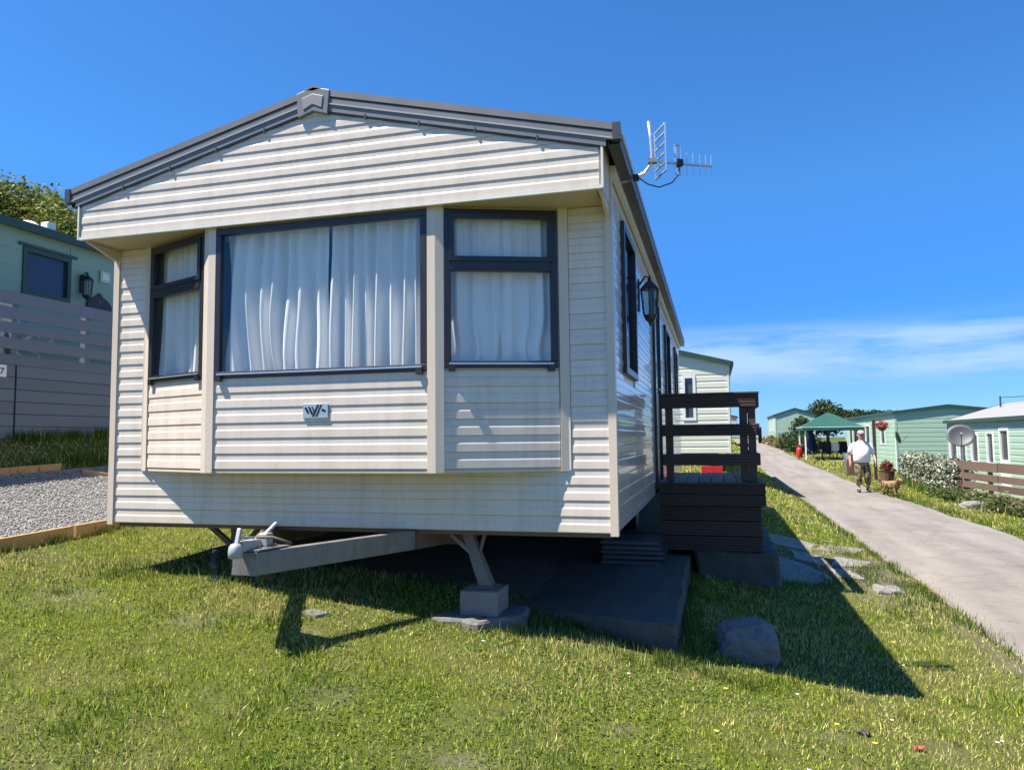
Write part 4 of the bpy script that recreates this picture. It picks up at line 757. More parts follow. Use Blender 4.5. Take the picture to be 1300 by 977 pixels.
# ------------------------------------------------------------------ other caravans
def bg_caravan(label, x0, x1, y0, y1, zb, ze, zrg, wm, rm_, tm, wins=(), pitch=.12, name='static_caravan', foot=True, pr=1.0, group=None):
    cx = (x0 + x1) / 2; e = thing(name, (cx, (y0 + y1) / 2, zb - .3), label, 'caravan', group); k = (zrg - ze) / ((x1 - x0) / 2)
    fs = {'front': Face((x0, y0), (x1, y0)), 'right': Face((x1, y0), (x1, y1)), 'back': Face((x1, y1), (x0, y1)), 'left': Face((x0, y1), (x0, y0))}
    for nm, f in fs.items():
        hs_ = [w_[1:5] for w_ in wins if w_[0] == nm]; core = wall_core(f, 0, f.len, zb, ze, hs_, d0=-.05, d1=-.006)
        if nm in ('front', 'back'): core.prism([(0, ze), (f.len, ze), (f.len / 2, zrg)], lambda a, b, d: f(a, b, d), -.05, -.006)
        wl = core.build('wall', wm, e); z = zb; mb = MB()
        while z < (zrg - .1 if nm in ('front', 'back') else ze - .02):
            z1 = z + pitch if nm in ('front', 'back') else min(z + pitch, ze); spans = [(0, f.len)]
            for (h0, h1_, hz0, hz1) in hs_:
                if hz0 < z1 - .01 and hz1 > z + .01: spans = [q for a, b in spans for q in ((a, min(b, h0)), (max(a, h1_), b)) if q[1] - q[0] > .015]
            for a, b in spans:
                lo = lambda zz, a=a: max(a, (zz - ze) / k if zz > ze else 0); hi = lambda zz, b=b: min(b, f.len - ((zz - ze) / k if zz > ze else 0))
                if hi(z1) - lo(z1) > .05: board_mb(f, z, z1 - .001, lo, hi, pr * 1.6, mb)
            z += pitch
        if mb.v: mb.build('wall_cladding', wm, wl)
        for (wn, s0, s1, a, b, kind) in [q for q in wins if q[0] == nm]:
            fm = WHITEP if kind in ('white', 'door') else tm; w_ = MB(); t_ = .07 if kind != 'navy' else .055
            f.box(w_, s0, s1, a, a + t_, -.05, .025); f.box(w_, s0, s1, b - t_, b, -.05, .025); f.box(w_, s0, s0 + t_, a + t_, b - t_, -.05, .025); f.box(w_, s1 - t_, s1, a + t_, b - t_, -.05, .025)
            if kind == 'door': f.box(w_, s0 + t_, s1 - t_, a + t_, a + .45 * (b - a), -.04, .012)
            w_ = w_.build('window' if kind != 'door' else 'door', fm, e); q = MB(); f.box(q, s0 + t_, s1 - t_, (a + t_) if kind != 'door' else a + .45 * (b - a), b - t_, -.04, -.02); q.build('pane', NAVYG if kind == 'navy' else DARKG, w_)
        for s_ in (0.0, f.len - .05):
            q = MB(); f.box(q, s_, s_ + .05, zb - .01, ze, .003, .02); q.build('corner_trim', wm if tm is not GREENT else (wm if pr < .6 else tm if nm == 'none' else wm), wl)
    rz = lambda x, o=0: zrg + .05 - abs(x - cx) * k + o; a0, a1 = x0 - .07, x1 + .07
    rf_ = MB().prism([(a0, rz(a0)), (cx, rz(cx)), (a1, rz(a1)), (a1, rz(a1, -.035)), (cx, rz(cx, -.04)), (a0, rz(a0, -.035))], lambda a, b, d: (a, d, b), y0 - .08, y1 + .08).build('roof', rm_, e)
    for sg in (a0, a1):
        for yy in (y0 - .10, y1 + .06): MB().prism([(cx, rz(cx, .015)), (sg, rz(sg, .015)), (sg, rz(sg, -.10)), (cx, rz(cx, -.11))], lambda a, b, d: (a, d, b), yy, yy + .04).build('verge_trim', tm, rf_)
        q0, q1 = sorted((sg, sg + (.05 if sg > cx else -.05))); MB().box(q0, q1, y0 - .08, y1 + .08, rz(sg, -.10), rz(sg, .01)).build('gutter', tm, rf_)
    if foot:
        for xx in (x0 + .7, x1 - .7):
            for yy in np.linspace(y0 + .8, y1 - .8, 4):
                g_ = h1(xx, yy) - .1
                if zb - g_ > .02: MB().box(xx - .1, xx + .1, yy - .1, yy + .1, min(g_, zb - .05), zb + .02).build('support_block', CONC, e)
    return e
# mint green one above the gravel drive
nb = bg_caravan('mint green caravan with a navy window behind the blue grey fence', -9.9, -6.2, -4.0, 9.5, 1.10, 3.40, 3.95, GREENW, GREENT, GREENT, [('right', 7.0, 7.74, 2.52, 3.14, 'navy')], pitch=.22, pr=.35)
MB().box(-6.185, -6.165, 2.93, 3.83, 3.15, 3.185).build('window_hood', GREENT, nb)
q = MB(); q.tube([(-6.6, 3.42, 3.45), (-6.6, 3.42, 3.57), (-6.6, 3.42, 3.62)], [.14, .14, .08], 16); q.build('roof_vent', WHITEP, nb, smooth=False); MB().box(-6.60, -6.46, 3.60, 3.74, 3.42, 3.67).build('roof_vent', WHITEP, nb, bevel=.02)
lantern((-6.188, 3.93, 2.72), Vector((1, 0, 0)), 'black coach lantern on the mint green caravan wall', 1.0)
pl = MB(); pl.box(-6.19, -6.165, 4.24, 4.42, 2.92, 3.09); pl = pl.build('number_plaque', GREENL, label='small square pale plaque on the mint green wall', cat='plaque'); MB().box(-6.166, -6.160, 4.275, 4.385, 2.955, 3.055).build('plaque_face', TRIMW, pl)
NR = Face((-6.2, -4), (-6.2, 9.5)); ps = MB().prism([(8.02, 2.51), (8.46, 2.51), (8.46, 2.58), (8.38, 2.66), (8.29, 2.70), (8.24, 2.755), (8.18, 2.70), (8.10, 2.66), (8.02, 2.58)], lambda a, b, d: NR(a, b, d), .012, .035).build('house_name_sign', mat('sign_slate', (.018, .02, .024), rough=.5), label='dark shaped name plaque on the mint green wall below the lantern', cat='sign')
q = MB(); q.prism([(8.20, 2.60), (8.28, 2.60), (8.24, 2.67)], lambda a, b, d: NR(a, b, d), .0345, .0365); q.build('sign_motif', mat('sign_motif_red', (.22, .04, .035)), ps)
# its raised deck and fence
fc = thing('deck_fence', (-5.0, 3.0, .6), 'blue grey painted deck railing and boarded skirt beside the gravel', 'fence')
yA, yB = -1.5, 6.4
for z0, z1 in ((2.11, 2.25), (1.945, 2.075), (1.79, 1.905), (1.615, 1.735)): MB().box(-5.022, -4.998, yA, yB, z0, z1).build('rail', BLUEF, fc)
MB().box(-5.03, -4.985, yA, yB, 1.44, 1.55).build('deck_edge_board', BLUEF, fc)
ends = [yA, 1.935, 3.95, yB]
for k in range(7):
    z0 = .50 + k * .135
    for a, b in zip(ends, ends[1:]): MB().box(-5.018 + .002 * (k % 2), -4.995, a + .012, b - .012, z0, z0 + .128).build('skirt_board', BLUEF, fc)
for yy in (-.05, .93, 1.92, 2.91, 3.90, 4.9, 5.9): MB().box(-5.10, -5.024, yy - .035, yy + .035, .45, 2.20).build('post', BLUEF, fc)
MB().box(-6.18, -5.11, yA, yB, 1.40, 1.44).build('deck_floor', DECKT, fc)
MB().box(-5.06, -5.022, yA, yB, .3, 1.40).build('skirt_backing', DARKIN, fc)
sg = MB(); sg.box(-4.994, -4.986, 1.62, 1.815, 1.30, 1.43); sg = sg.build('number_sign', WHITEP, label='small white number sign screwed to the blue grey skirt', cat='sign')
q = MB()
for P in ([(1.70, 1.395), (1.75, 1.395), (1.715, 1.34), (1.75, 1.34), (1.75, 1.328), (1.695, 1.328), (1.735, 1.383), (1.70, 1.383)], [(1.775, 1.395), (1.835, 1.395), (1.80, 1.328), (1.785, 1.328), (1.815, 1.383), (1.775, 1.383)]): q.prism(P, lambda a, b, d: (d, a - .045, b), -4.9865, -4.984)
q.build('sign_digits', BLACKP, sg)
def garden_chair(loc, rz, label, m, group=None):
    e = thing('garden_chair', loc, label, 'chair', group); R_ = Matrix.Rotation(rz, 4, 'Z'); L0 = Vector(loc); P = lambda x, y, z: tuple(L0 + R_ @ Vector((x, y, z)))
    for s in (-1, 1):
        MB().bar(P(s*.22, -.20, 0), P(s*.22, .22, .43), .025, .025).build('leg', m, e); MB().bar(P(s*.22, .24, 0), P(s*.22, -.18, .43), .025, .025).build('leg', m, e)
        MB().bar(P(s*.22, .20, .40), P(s*.22, .32, .92), .025, .025).build('back_post', m, e); MB().bar(P(s*.23, -.2, .63), P(s*.23, .27, .66), .05, .025).build('armrest', m, e)
    for k in range(5): MB().bar(P(-.22, -.2 + k * .1, .44), P(.22, -.2 + k * .1, .44), .07, .02).build('seat_slat', m, e)
    for k in range(3): MB().bar(P(-.22, .245 + k * .035, .60 + k * .14), P(.22, .245 + k * .035, .60 + k * .14), .02, .09).build('back_slat', m, e)
    return e
garden_chair((-5.55, 2.55, 1.441), 1.9, 'white folding garden chair on the raised deck behind the fence', WHITEP)
tb = thing('garden_table', (-5.6, 1.6, 1.44), 'pale garden table on the raised deck behind the fence', 'table')
MB().box(-5.95, -5.25, 1.20, 2.05, 2.13, 2.17).build('tabletop', TRIMW, tb)
for a in (-5.9, -5.3):
    for b in (1.26, 1.99): MB().box(a - .02, a + .02, b - .02, b + .02, 1.44, 2.13).build('leg', TRIMW, tb)

# cream one behind, mint ones along the lane
bg_caravan('pale cream caravan with dark green roof edge beyond the deck', -.85, 2.84, 15.4, 25, .15, 2.47, 2.95, CREAMW, GREENT, GREENT, [('front', 2.50, 2.84, 1.0, 2.18, 'white'), ('front', .5, 1.6, 1.1, 2.1, 'white'), ('right', 2, 3, 1.1, 2, 'white')], pitch=.17)
bg_caravan('far pale green caravan with green gable above the hedge', 7.5, 10.6, 61.3, 70, .45, 2.35, 2.85, GREENL, GREENT, GREENT, [('left', 8.1, 8.5, .8, 2.1, 'white'), ('left', 6.6, 7.2, 1.0, 2.1, 'white'), ('left', 4.8, 5.6, 1.0, 2.1, 'white'), ('left', 2.5, 3.5, 1.0, 2.1, 'white')], pitch=.2)
bg_caravan('far grey brown caravan beyond the cream one', 1.2, 4.2, 56, 64, .9, 2.1, 2.5, TRIMC, ROOFD, ROOFD, [('front', 1.6, 2.4, 1.2, 1.9, 'white')], pitch=.2)
bg_caravan('mint green caravan with broad gable behind the white flecked hedge', 10.15, 14.3, 31.3, 44.0, -.95, 1.55, 1.80, GREENL, GREYR, GREENT, [('left', 1.2, 1.9, -.75, 1.1, 'white'), ('left', 2.4, 3.4, -.1, 1.1, 'white'), ('left', 4.3, 5.0, -.75, 1.1, 'white'), ('left', 6.0, 7.2, .0, 1.1, 'white'), ('left', 9.6, 10.6, .1, 1.1, 'white')], pitch=.2)
bg_caravan('mint green caravan with pale grey roof and white doors behind timber fence', 10.3, 13.9, 12.0, 24.4, -1.2, 1.0, 1.55, GREENL, GREYR, GREENT,
  [('left', .15, 1.0, -.35, .80, 'white'), ('left', 1.2, 1.9, -.35, .82, 'white'), ('left', 2.35, 3.05, -.35, .60, 'white'), ('left', 3.75, 4.35, -.35, .64, 'white'), ('left', 4.8, 5.5, -.9, .72, 'door'), ('left', 8, 9.5, -.2, .7, 'white')], pitch=.17)

# ------------------------------------------------------------------ gazebo and camp clutter by the lane
GC = mat('green_canopy', (.010, .085, .068), rough=.75, var=.12, scale=3, translucent=.15)
gx0, gx1, gy0, gy1, gz = 7.20, 9.95, 38.2, 41.0, -.78
gzb = thing('gazebo', ((gx0 + gx1) / 2, (gy0 + gy1) / 2, gz), 'gazebo with dark green canopy and thin white legs beside the lane', 'gazebo')
c = Vector(((gx0 + gx1) / 2, (gy0 + gy1) / 2, 1.86)); E4 = [(gx0 - .15, gy0 - .15), (gx1 + .15, gy0 - .15), (gx1 + .15, gy1 + .15), (gx0 - .15, gy1 + .15)]; V = [tuple(c)]; n = 8
for ring, (f_, dz) in enumerate(((.33, .30), (.66, .66), (1, .96), (1.0, 1.20))):
    for k in range(4):
        a, b = E4[k], E4[(k + 1) % 4]
        for j in range(n):
            t_ = j / n; x = a[0] + (b[0] - a[0]) * t_; y = a[1] + (b[1] - a[1]) * t_; sag = .07 * math.sin(math.pi * t_) * f_; V.append((c.x + (x - c.x) * f_, c.y + (y - c.y) * f_, c.z - dz * .86 - sag * (1 if ring < 3 else -.3) + (.02 * math.sin(12 * t_) if ring == 3 else 0)))
m_ = 4 * n; Fs = [(0, 1 + k, 1 + (k + 1) % m_) for k in range(m_)]
for r_ in range(3): Fs += [(1 + r_*m_ + k, 1 + (r_+1)*m_ + k, 1 + (r_+1)*m_ + (k+1) % m_, 1 + r_*m_ + (k+1) % m_) for k in range(m_)]
MB().add(V, Fs).build('canopy', GC, gzb)
for x in (gx0, gx1):
    for y in (gy0, gy1): q = h1(x, y) - .02; MB().box(x - .035, x + .035, y - .035, y + .035, q, 1.02).build('leg', WHITEP, gzb)
for a, b in zip(E4, E4[1:] + E4[:1]): MB().bar((a[0], a[1], 1.02), (b[0], b[1], 1.02), .03, .03).build('frame_bar', WHITEP, gzb)
NAVY = mat('navy_fabric', (.012, .022, .09), rough=.8); BLKF = mat('black_fabric', (.02, .02, .022), rough=.9); WFAB = mat('white_fabric', (.75, .74, .72), rough=.9); BROWNW = mat('brown_wicker', (.16, .085, .05), rough=.8); MAROON = mat('maroon_fabric', (.14, .02, .03), rough=.9)
zt = lambda x, y: h1(x, y)
x, y = 7.75, 40.2; pz = zt(x, y); pa = thing('closed_parasol', (x, y, pz), 'closed navy blue parasol standing under the gazebo', 'parasol'); MB().tube([(x, y, pz), (x, y, pz + 1.75)], .02, 8).build('pole', ALU, pa); q = MB(); q.tube([(x, y, pz + .45), (x, y, pz + .7), (x, y, pz + 1.3), (x, y, pz + 1.72)], [.30, .27, .13, .03], 10); q.build('folded_cover', NAVY, pa); q = MB(); q.lathe((x, y, pz), [(.25, 0), (.25, .05), (.06, .09)], 14); q.build('base', CONC, pa)
x, y = 7.15, 40.9; pz = zt(x, y); gb = thing('gas_bottle', (x, y, pz), 'red gas bottle beside the gazebo leg', 'gas bottle'); q = MB(); q.lathe((x, y, pz), [(.14, 0), (.16, .03), (.16, .48), (.12, .56), (.05, .60)], 16); q.build('cylinder', RED, gb, smooth=True); q = MB(); q.lathe((x, y, pz + .60), [(.03, 0), (.03, .06), (.07, .07), (.07, .13)], 10); q.build('valve_collar', RED, gb)
for k, (dx, dy, rz, mm_, lb) in enumerate(((8.35, 39.3, .3, BLKF, 'black folding chair under the gazebo with dark cover'), (9.15, 39.5, -.5, BLKF, 'black folding chair beside the white bucket'), (9.6, 39.4, .9, MAROON, 'maroon folding chair at the gazebo edge'))):
    ch = garden_chair((dx, dy, zt(dx, dy)), rz, lb, mm_, 'folding chairs under the gazebo')
q = thing('bucket', (9.3, 38.75, zt(9.3, 38.75)), 'white plastic bucket on the ground under the gazebo', 'bucket'); bz = zt(9.3, 38.75); b_ = MB(); b_.lathe((9.3, 38.75, bz), [(.14, 0), (.19, .40), (.21, .41), (.21, .44), (.19, .44)], 16); b_.build('pail', WHITEP, q, smooth=False); MB().tube([(9.10, 38.75, bz + .42), (9.2, 38.75, bz + .30), (9.3, 38.74, bz + .26), (9.4, 38.75, bz + .30), (9.5, 38.75, bz + .42)], .01, 6).build('handle', STEEL, q)
tbx = thing('camping_table', (8.9, 40.4, zt(8.9, 40.4)), 'camping table with a white cloth under the gazebo', 'table'); tz_ = zt(8.9, 40.4)
MB().box(8.3, 9.5, 40.05, 40.75, tz_ + .68, tz_ + .72).build('tabletop', WHITEP, tbx)
for a in (8.36, 9.44):
    for b in (40.1, 40.7): MB().box(a - .02, a + .02, b - .02, b + .02, tz_, tz_ + .68).build('leg', ALU, tbx)
def cloth(name, x0, x1, y, z0, z1, m, seed, label, cat):
    r = random.Random(seed); nx, nz2 = 24, 10; V = []
    for j in range(nz2 + 1):
        for i in range(nx + 1):
            u, v = i / nx, j / nz2; V.append((x0 + (x1 - x0) * u, y + .04 * math.sin(u * 21 + seed) * (1.1 - v) + .02 * math.sin(u * 47 + v * 3), z0 + (z1 - z0) * v + .05 * math.sin(u * 9 + seed) * (1 - v)))
    me = bpy.data.meshes.new(name); me.from_pydata(V, [], [(j*(nx+1) + i, j*(nx+1) + i + 1, (j+1)*(nx+1) + i + 1, (j+1)*(nx+1) + i) for j in range(nz2) for i in range(nx)]); o = link(me, name, m, smooth=True, label=label, cat=cat); s_ = o.modifiers.new('solid', 'SOLIDIFY'); s_.thickness = .01; return o
cloth('tablecloth', 8.28, 9.52, 40.0, tz_ + .30, tz_ + .722, WFAB, 3, 'white cloth hanging over the camping table front edge', 'tablecloth')
cloth('draped_jacket', 8.12, 8.60, 39.02, -.40, .22, BLKF, 5, 'black jacket draped over a folding chair under the gazebo', 'jacket')
cloth('draped_towel', 8.62, 9.0, 39.10, -.30, .16, WFAB, 6, 'pale towel hung between the black chairs under the gazebo', 'towel')
cloth('draped_coat', 8.98, 9.42, 39.22, -.42, .24, BLKF, 8, 'dark coat hung over the chair beside the white bucket', 'coat')
rg = MB().box(8.2, 9.8, 38.3, 39.2, zt(9, 38.7) + .004, zt(9, 38.7) + .03).build('ground_sheet', TRIMC, label='pale ground sheet spread in front of the gazebo', cat='ground sheet')
MB().box(7.0, 8.0, 41.0, 42.2, zt(7.5, 41.6) - .04, zt(7.5, 41.6) + .03).build('paving_slab', CONCL, label='pale paving slab under the gas bottle beside the gazebo', cat='paving slab')
# hedges, shrubs
def hedge(name, loc, blobs, n, size, pal, seed, label, cat='hedge'):
    e = thing(name, loc, label, cat); r = random.Random(seed); m = MB()
    for b in blobs[::2]:
        z0 = h1(b[0], b[1]); m.tube([(b[0], b[1], z0 - .05), (b[0] + r.uniform(-.1, .1), b[1] + r.uniform(-.1, .1), b[2] + b[5] * .3)], [.03, .015], 6)
    m.build('stems', BARK, e); leaves('foliage', blobs, n, size, pal, seed, e); return e
hb = []
for k in range(22):
    t_ = k / 21; x = 8.72 + .60 * t_; y = 17.7 + 8.0 * t_; z0 = h1(x, y)
    for zz in (.28, .72): hb.append((x + random.uniform(-.08, .08), y, z0 + zz, .34, .42, .36))
hedge('variegated_hedge', (9.0, 21.5, h1(9, 21.5)), hb, 30000, .044, [(.03, .05, .02), (.02, .035, .014), (.62, .62, .50), (.55, .56, .43), (.04, .06, .025), (.5, .52, .38), (.06, .09, .035)], 31, 'clipped hedge with white flecked leaves beside the timber fence')
hb = [(7.6 + .5 * (k % 3), 45 + k * .7, h1(8, 45 + k * .7) + .55, .75, .8, .62) for k in range(14)]
hedge('dark_hedge', (8, 48, h1(8, 48)), hb, 7000, .11, DARKLEAF, 33, 'dark clipped hedge between the lane and far caravan')
hb = [(7.3 + .4 * (k % 2), 54 + k * 1.0, h1(7.6, 54 + k) + .25, .8, .9, .45) for k in range(12)]
hedge('rough_bank_plants', (7.5, 60, h1(7.5, 60)), hb, 4000, .13, [(.20, .16, .06), (.14, .15, .05), (.26, .18, .08), (.08, .10, .03)], 35, 'rough brown and green undergrowth on the bank by the lane', 'undergrowth')
hb = blobset((9.4, 58, 1.05), (1.1, 1.0, .9), 7, (.4, .6), 12); hedge('round_shrub', (9.4, 58, h1(9.4, 58)), hb, 3500, .12, DARKLEAF, 36, 'round dark shrub in front of the far green gable', 'shrub')
hb = [(8.35 + .25 * math.sin(k * 2.1), 12.6 + k * .47, h1(8.4, 12.6 + k * .47) + .16, .26, .32, .22) for k in range(12)]
hedge('weeds', (8.4, 15, h1(8.4, 15)), hb, 2400, .05, [(.07, .11, .025), (.12, .15, .04), (.045, .07, .02), (.19, .18, .10)], 37, 'tangled weeds growing along the foot of the timber fence', 'weeds')
boulder('boulder', (8.05, 14.6, h1(8.05, 14.6) + .06), (.30, .18, .13), CONCL, 7.7, 'small pale rock among weeds below the timber fence')
# timber fence on the right
fe = thing('timber_fence', (8.8, 15, h1(8.8, 15)), 'weathered brown horizontal board fence in front of the mint caravan', 'fence')
fA, fB = Vector((8.62, 17.75, 0)), Vector((9.25, 10.5, 0)); fz = -1.2
for k, (z0, z1) in enumerate(((.86, 1.08), (.62, .78), (.40, .56), (.18, .34), (-.04, .12))):
    for j in range(3):
        a = fA.lerp(fB, j / 3 + .004); b = fA.lerp(fB, (j + 1) / 3 - .004); zz = fz + (z0 + z1) / 2; MB().bar((a.x, a.y, zz), (b.x, b.y, zz + random.uniform(-.012, .012)), .03, z1 - z0).build('board', OLDT, fe)
for j in range(5): q = fA.lerp(fB, j / 4 * .98 + .01); MB().box(q.x + .017, q.x + .10, q.y - .045, q.y + .045, fz - .2, fz + 1.06).build('post', OLDT, fe)
# satellite dishes
def dish(loc, top, r, aim, m, label):
    e = thing('satellite_dish', loc, label, 'satellite dish'); x, y = loc[0], loc[1]; MB().tube([loc, (x, y, top)], .022, 8).build('pole', ALU if m is not GREENT else WHITEP, e)
    n = Vector(aim).normalized(); u = n.cross(Vector((0, 0, 1))).normalized(); v = u.cross(n); c = Vector((x, y, top)) + n * .08; V = [tuple(c - n * .06)]; k = 24
    for q, (f_, d_) in enumerate(((.4, -.05), (.75, -.02), (1, .02))):
        for j in range(k): t_ = 2 * math.pi * j / k; V.append(tuple(c + n * d_ + (u * math.cos(t_) + v * math.sin(t_) * .92) * r * f_))
    F = [(0, 1 + j, 1 + (j + 1) % k) for j in range(k)]
    for q in range(2): F += [(1 + q*k + j, 1 + (q+1)*k + j, 1 + (q+1)*k + (j+1) % k, 1 + q*k + (j+1) % k) for j in range(k)]
    o = MB().add(V, F).build('reflector', m, e, smooth=True); s_ = o.modifiers.new('solid', 'SOLIDIFY'); s_.thickness = .012
    a = c - v * r * .9; b = c + n * r * 1.1 - v * r * .25; MB().bar(a, b, .02, .02).build('feed_arm', STEEL, e); MB().bar(b - n * .05, b + n * .07, .05, .05).build('receiver', STEEL, e)
    return e
DISHG = mat('dish_grey', (.075, .078, .088), rough=.5, var=.2)
dish((8.68, 17.4, h1(8.68, 17.4)), .50, .33, (-.25, -1, .35), DISHG, 'grey satellite dish on a pole at the end of the timber fence')
dish((10.05, 30.9, h1(10.05, 30.9)), .42, .30, (.9, -.45, .3), GREENT, 'dark green satellite dish on a white pole beside the broad gable')
# hanging basket post, mast
hp = thing('hanging_basket', (8.10, 25.2, h1(8.1, 25.2)), 'tall dark post with hanging basket of red flowers by the hedge', 'flower basket'); MB().box(8.05, 8.15, 25.15, 25.25, h1(8.1, 25.2) - .1, 1.13).build('post', DECK, hp); MB().tube([(8.12, 25.2, 1.08), (8.38, 25.2, 1.10), (8.38, 25.2, .98)], .012, 6).build('bracket', BLACKP, hp); q = MB(); q.lathe((8.38, 25.2, .70), [(.02, 0), (.12, .05), (.16, .15), (.16, .17)], 12); q.build('basket', BROWNW, hp)
leaves('flowers', [(8.38, 25.2, .93, .22, .22, .13)], 420, .05, [(.55, .02, .03), (.65, .04, .06), (.75, .35, .35), (.06, .1, .03)], 41, hp, kind='stuff')
hp = thing('flower_tub', (8.30, 24.4, h1(8.3, 24.4)), 'brown tub of red flowers on the verge behind the walking man', 'flower tub'); q = MB(); q.lathe((8.30, 24.4, h1(8.3, 24.4)), [(.20, 0), (.26, .38), (.28, .40), (.24, .40)], 14); q.build('tub', BROWNW, hp); leaves('flowers', [(8.30, 24.4, h1(8.3, 24.4) + .55, .22, .22, .20)], 420, .05, [(.40, .02, .03), (.45, .05, .06), (.06, .09, .03), (.06, .09, .03), (.25, .02, .02)], 43, hp, kind='stuff')
wb = thing('wooden_planter', (7.75, 27.5, h1(7.75, 27.5)), 'brown wooden planter box standing behind the walking man', 'planter'); z0 = h1(7.75, 27.5)
for k in range(5): MB().box(7.45 + k * .122, 7.565 + k * .122, 27.2, 27.23, z0, z0 + .62).build('board', OLDT, wb)
MB().box(7.45, 8.055, 27.232, 27.8, z0, z0 + .58).build('box', OLDT, wb)
ms_ = thing('roof_mast', (11.6, 23.3, 1.2), 'thin dark mast with a wire rising from the pale grey roof', 'mast'); MB().tube([(11.6, 23.3, 1.15), (11.6, 23.3, 1.80)], .03, 8).build('pole', DARKG, ms_); MB().tube([(11.6, 23.3, 1.76), (12.6, 21.5, 1.73), (14.2, 19, 1.72)], .012, 6).build('wire', BLACKP, ms_)
x, y = 2.35, 12.2; z0 = h1(x, y)
cr_ = thing('storage_crate', (x, y, z0), 'red plastic crate on the grass behind the deck', 'crate')
for a in ((x - .22, x + .22, y - .15, y - .13), (x - .22, x + .22, y + .13, y + .15), (x - .22, x - .20, y - .13, y + .13), (x + .20, x + .22, y - .13, y + .13)): MB().box(*a, z0, z0 + .30).build('side', RED, cr_)
MB().box(x - .2, x + .2, y - .13, y + .13, z0, z0 + .02).build('base', RED, cr_)
# ------------------------------------------------------------------ the man and his dog
def skin(name, pts, edges, m, parent, sub=2, root=0, scl=1.0, **kw):
    me = bpy.data.meshes.new(name); me.from_pydata([p[0] for p in pts], edges, []); o = link(me, name, m, parent, **kw)
    o.modifiers.new('skin', 'SKIN').use_smooth_shade = True
    bm = bmesh.new(); bm.from_mesh(me); ly = bm.verts.layers.skin.verify(); bm.verts.ensure_lookup_table()
    for v, p in zip(bm.verts, pts): r = p[1]; v[ly].radius = (r * scl, r * scl) if not isinstance(r, tuple) else (r[0] * scl, r[1] * scl); v[ly].use_root = (v.index == root)
    bm.to_mesh(me); bm.free(); s_ = o.modifiers.new('sub', 'SUBSURF'); s_.levels = sub; s_.render_levels = sub; return o
SKINM = mat('skin', (.50, .27, .19), rough=.55, var=.08); TEE = mat('white_tshirt', (.78, .78, .78), rough=.9, var=.05, bump=.01, bscale=9); SHOE = mat('dark_shoes', (.05, .04, .035), rough=.6); CAPM = mat('pale_cap', (.62, .50, .50), rough=.85)
cmo, t, p = base_mat('camouflage_trousers'); tcn = N(t, 'ShaderNodeTexCoord'); n1 = nz(t, 9, 2, .4); r = N(t, 'ShaderNodeValToRGB'); r.color_ramp.interpolation = 'CONSTANT'; e = r.color_ramp.elements; e[0].color = (.045, .04, .022, 1); e[1].position = .44; e[1].color = (.14, .11, .06, 1)
for ps_, c_ in ((.52, (.30, .235, .15, 1)), (.62, (.08, .085, .035, 1))): q = e.new(ps_); q.color = c_
L(t, n1.outputs['Fac'], r.inputs[0]); L(t, r.outputs[0], p.inputs['Base Color']); p.inputs['Roughness'].default_value = .9
mx0, my0 = 6.46, 18.5; mz0 = h1(mx0, my0) + .03
man = thing('person', (mx0, my0, mz0), 'person in white t-shirt, pale cap and camouflage trousers walking a dog', 'person')
O = Vector((mx0, my0, mz0)); A = lambda x, y, z: tuple(O + Vector((x, y, z)))
hand = lambda s, x, y, z: [(A(x, y, z), .030), (A(x + s*.012, y - .025, z - .075), .017), (A(x + s*.016, y - .03, z - .115), .0085), (A(x + s*.002, y - .012, z - .122), .0085), (A(x - s*.006, y + .010, z - .120), .008), (A(x - s*.012, y + .03, z - .108), .0075), (A(x - s*.008, y - .045, z - .062), .009)]
body = [(A(0, .02, .92), .15), (A(0, .0, 1.10), .17), (A(0, .0, 1.33), .15), (A(0, -.01, 1.46), .062), (A(0, -.035, 1.53), (.072, .080)), (A(0, -.045, 1.60), (.084, .098)), (A(0, -.035, 1.67), (.070, .082))]
ed = [(0, 1), (1, 2), (2, 3), (3, 4), (4, 5), (5, 6)]
def chain(start, pts):
    k = start
    for q in pts: body.append(q); ed.append((k, len(body) - 1)); k = len(body) - 1
    return k
legs = {-1: [(A(-.10, .01, .84), .10), (A(-.115, -.10, .47), .062), (A(-.12, -.05, .10), .042)], 1: [(A(.11, .02, .84), .10), (A(.135, -.02, .47), .062), (A(.15, .10, .11), .042)]}
for s_ in (-1, 1): chain(0, legs[s_] + [(A(legs[s_][2][0][0] - O.x, legs[s_][2][0][1] - O.y - .13, .045), .035)])
arms = {-1: [(A(-.185, .0, 1.33), .06), (A(-.30, .04, 1.10), .048), (A(-.315, -.05, .87), .034)], 1: [(A(.185, .0, 1.33), .06), (A(.30, .03, 1.11), .048), (A(.335, -.10, .90), .034)]}
for s_ in (-1, 1):
    k = chain(2, arms[s_]); w_ = arms[s_][2][0]; hd = hand(s_, w_[0] - O.x, w_[1] - O.y - .012, w_[2] - O.z - .055)
    pk = chain(k, [hd[0]])
    kk = chain(pk, [hd[1]])
    for q in hd[2:6]: chain(kk, [q])
    chain(pk, [hd[6]])
skin('body', body, ed, SKINM, man)
ns = MB(); ns.tube([A(0, -.125, 1.625), A(0, -.150, 1.585), A(0, -.132, 1.572)], [.012, .018, .014], 8); ns.build('nose', SKINM, man, smooth=True)
for s_ in (-1, 1):
    q = MB(); q.tube([A(s_ * .082, -.03, 1.565), A(s_ * .094, -.025, 1.60), A(s_ * .088, -.02, 1.63)], [.012, .020, .012], 8); q.build('ear', SKINM, man, smooth=True)
    q = MB(); q.tube([A(s_ * .032, -.131, 1.612), A(s_ * .032, -.137, 1.612)], [.010, .008], 8); q.build('eye', BLACKP, man)
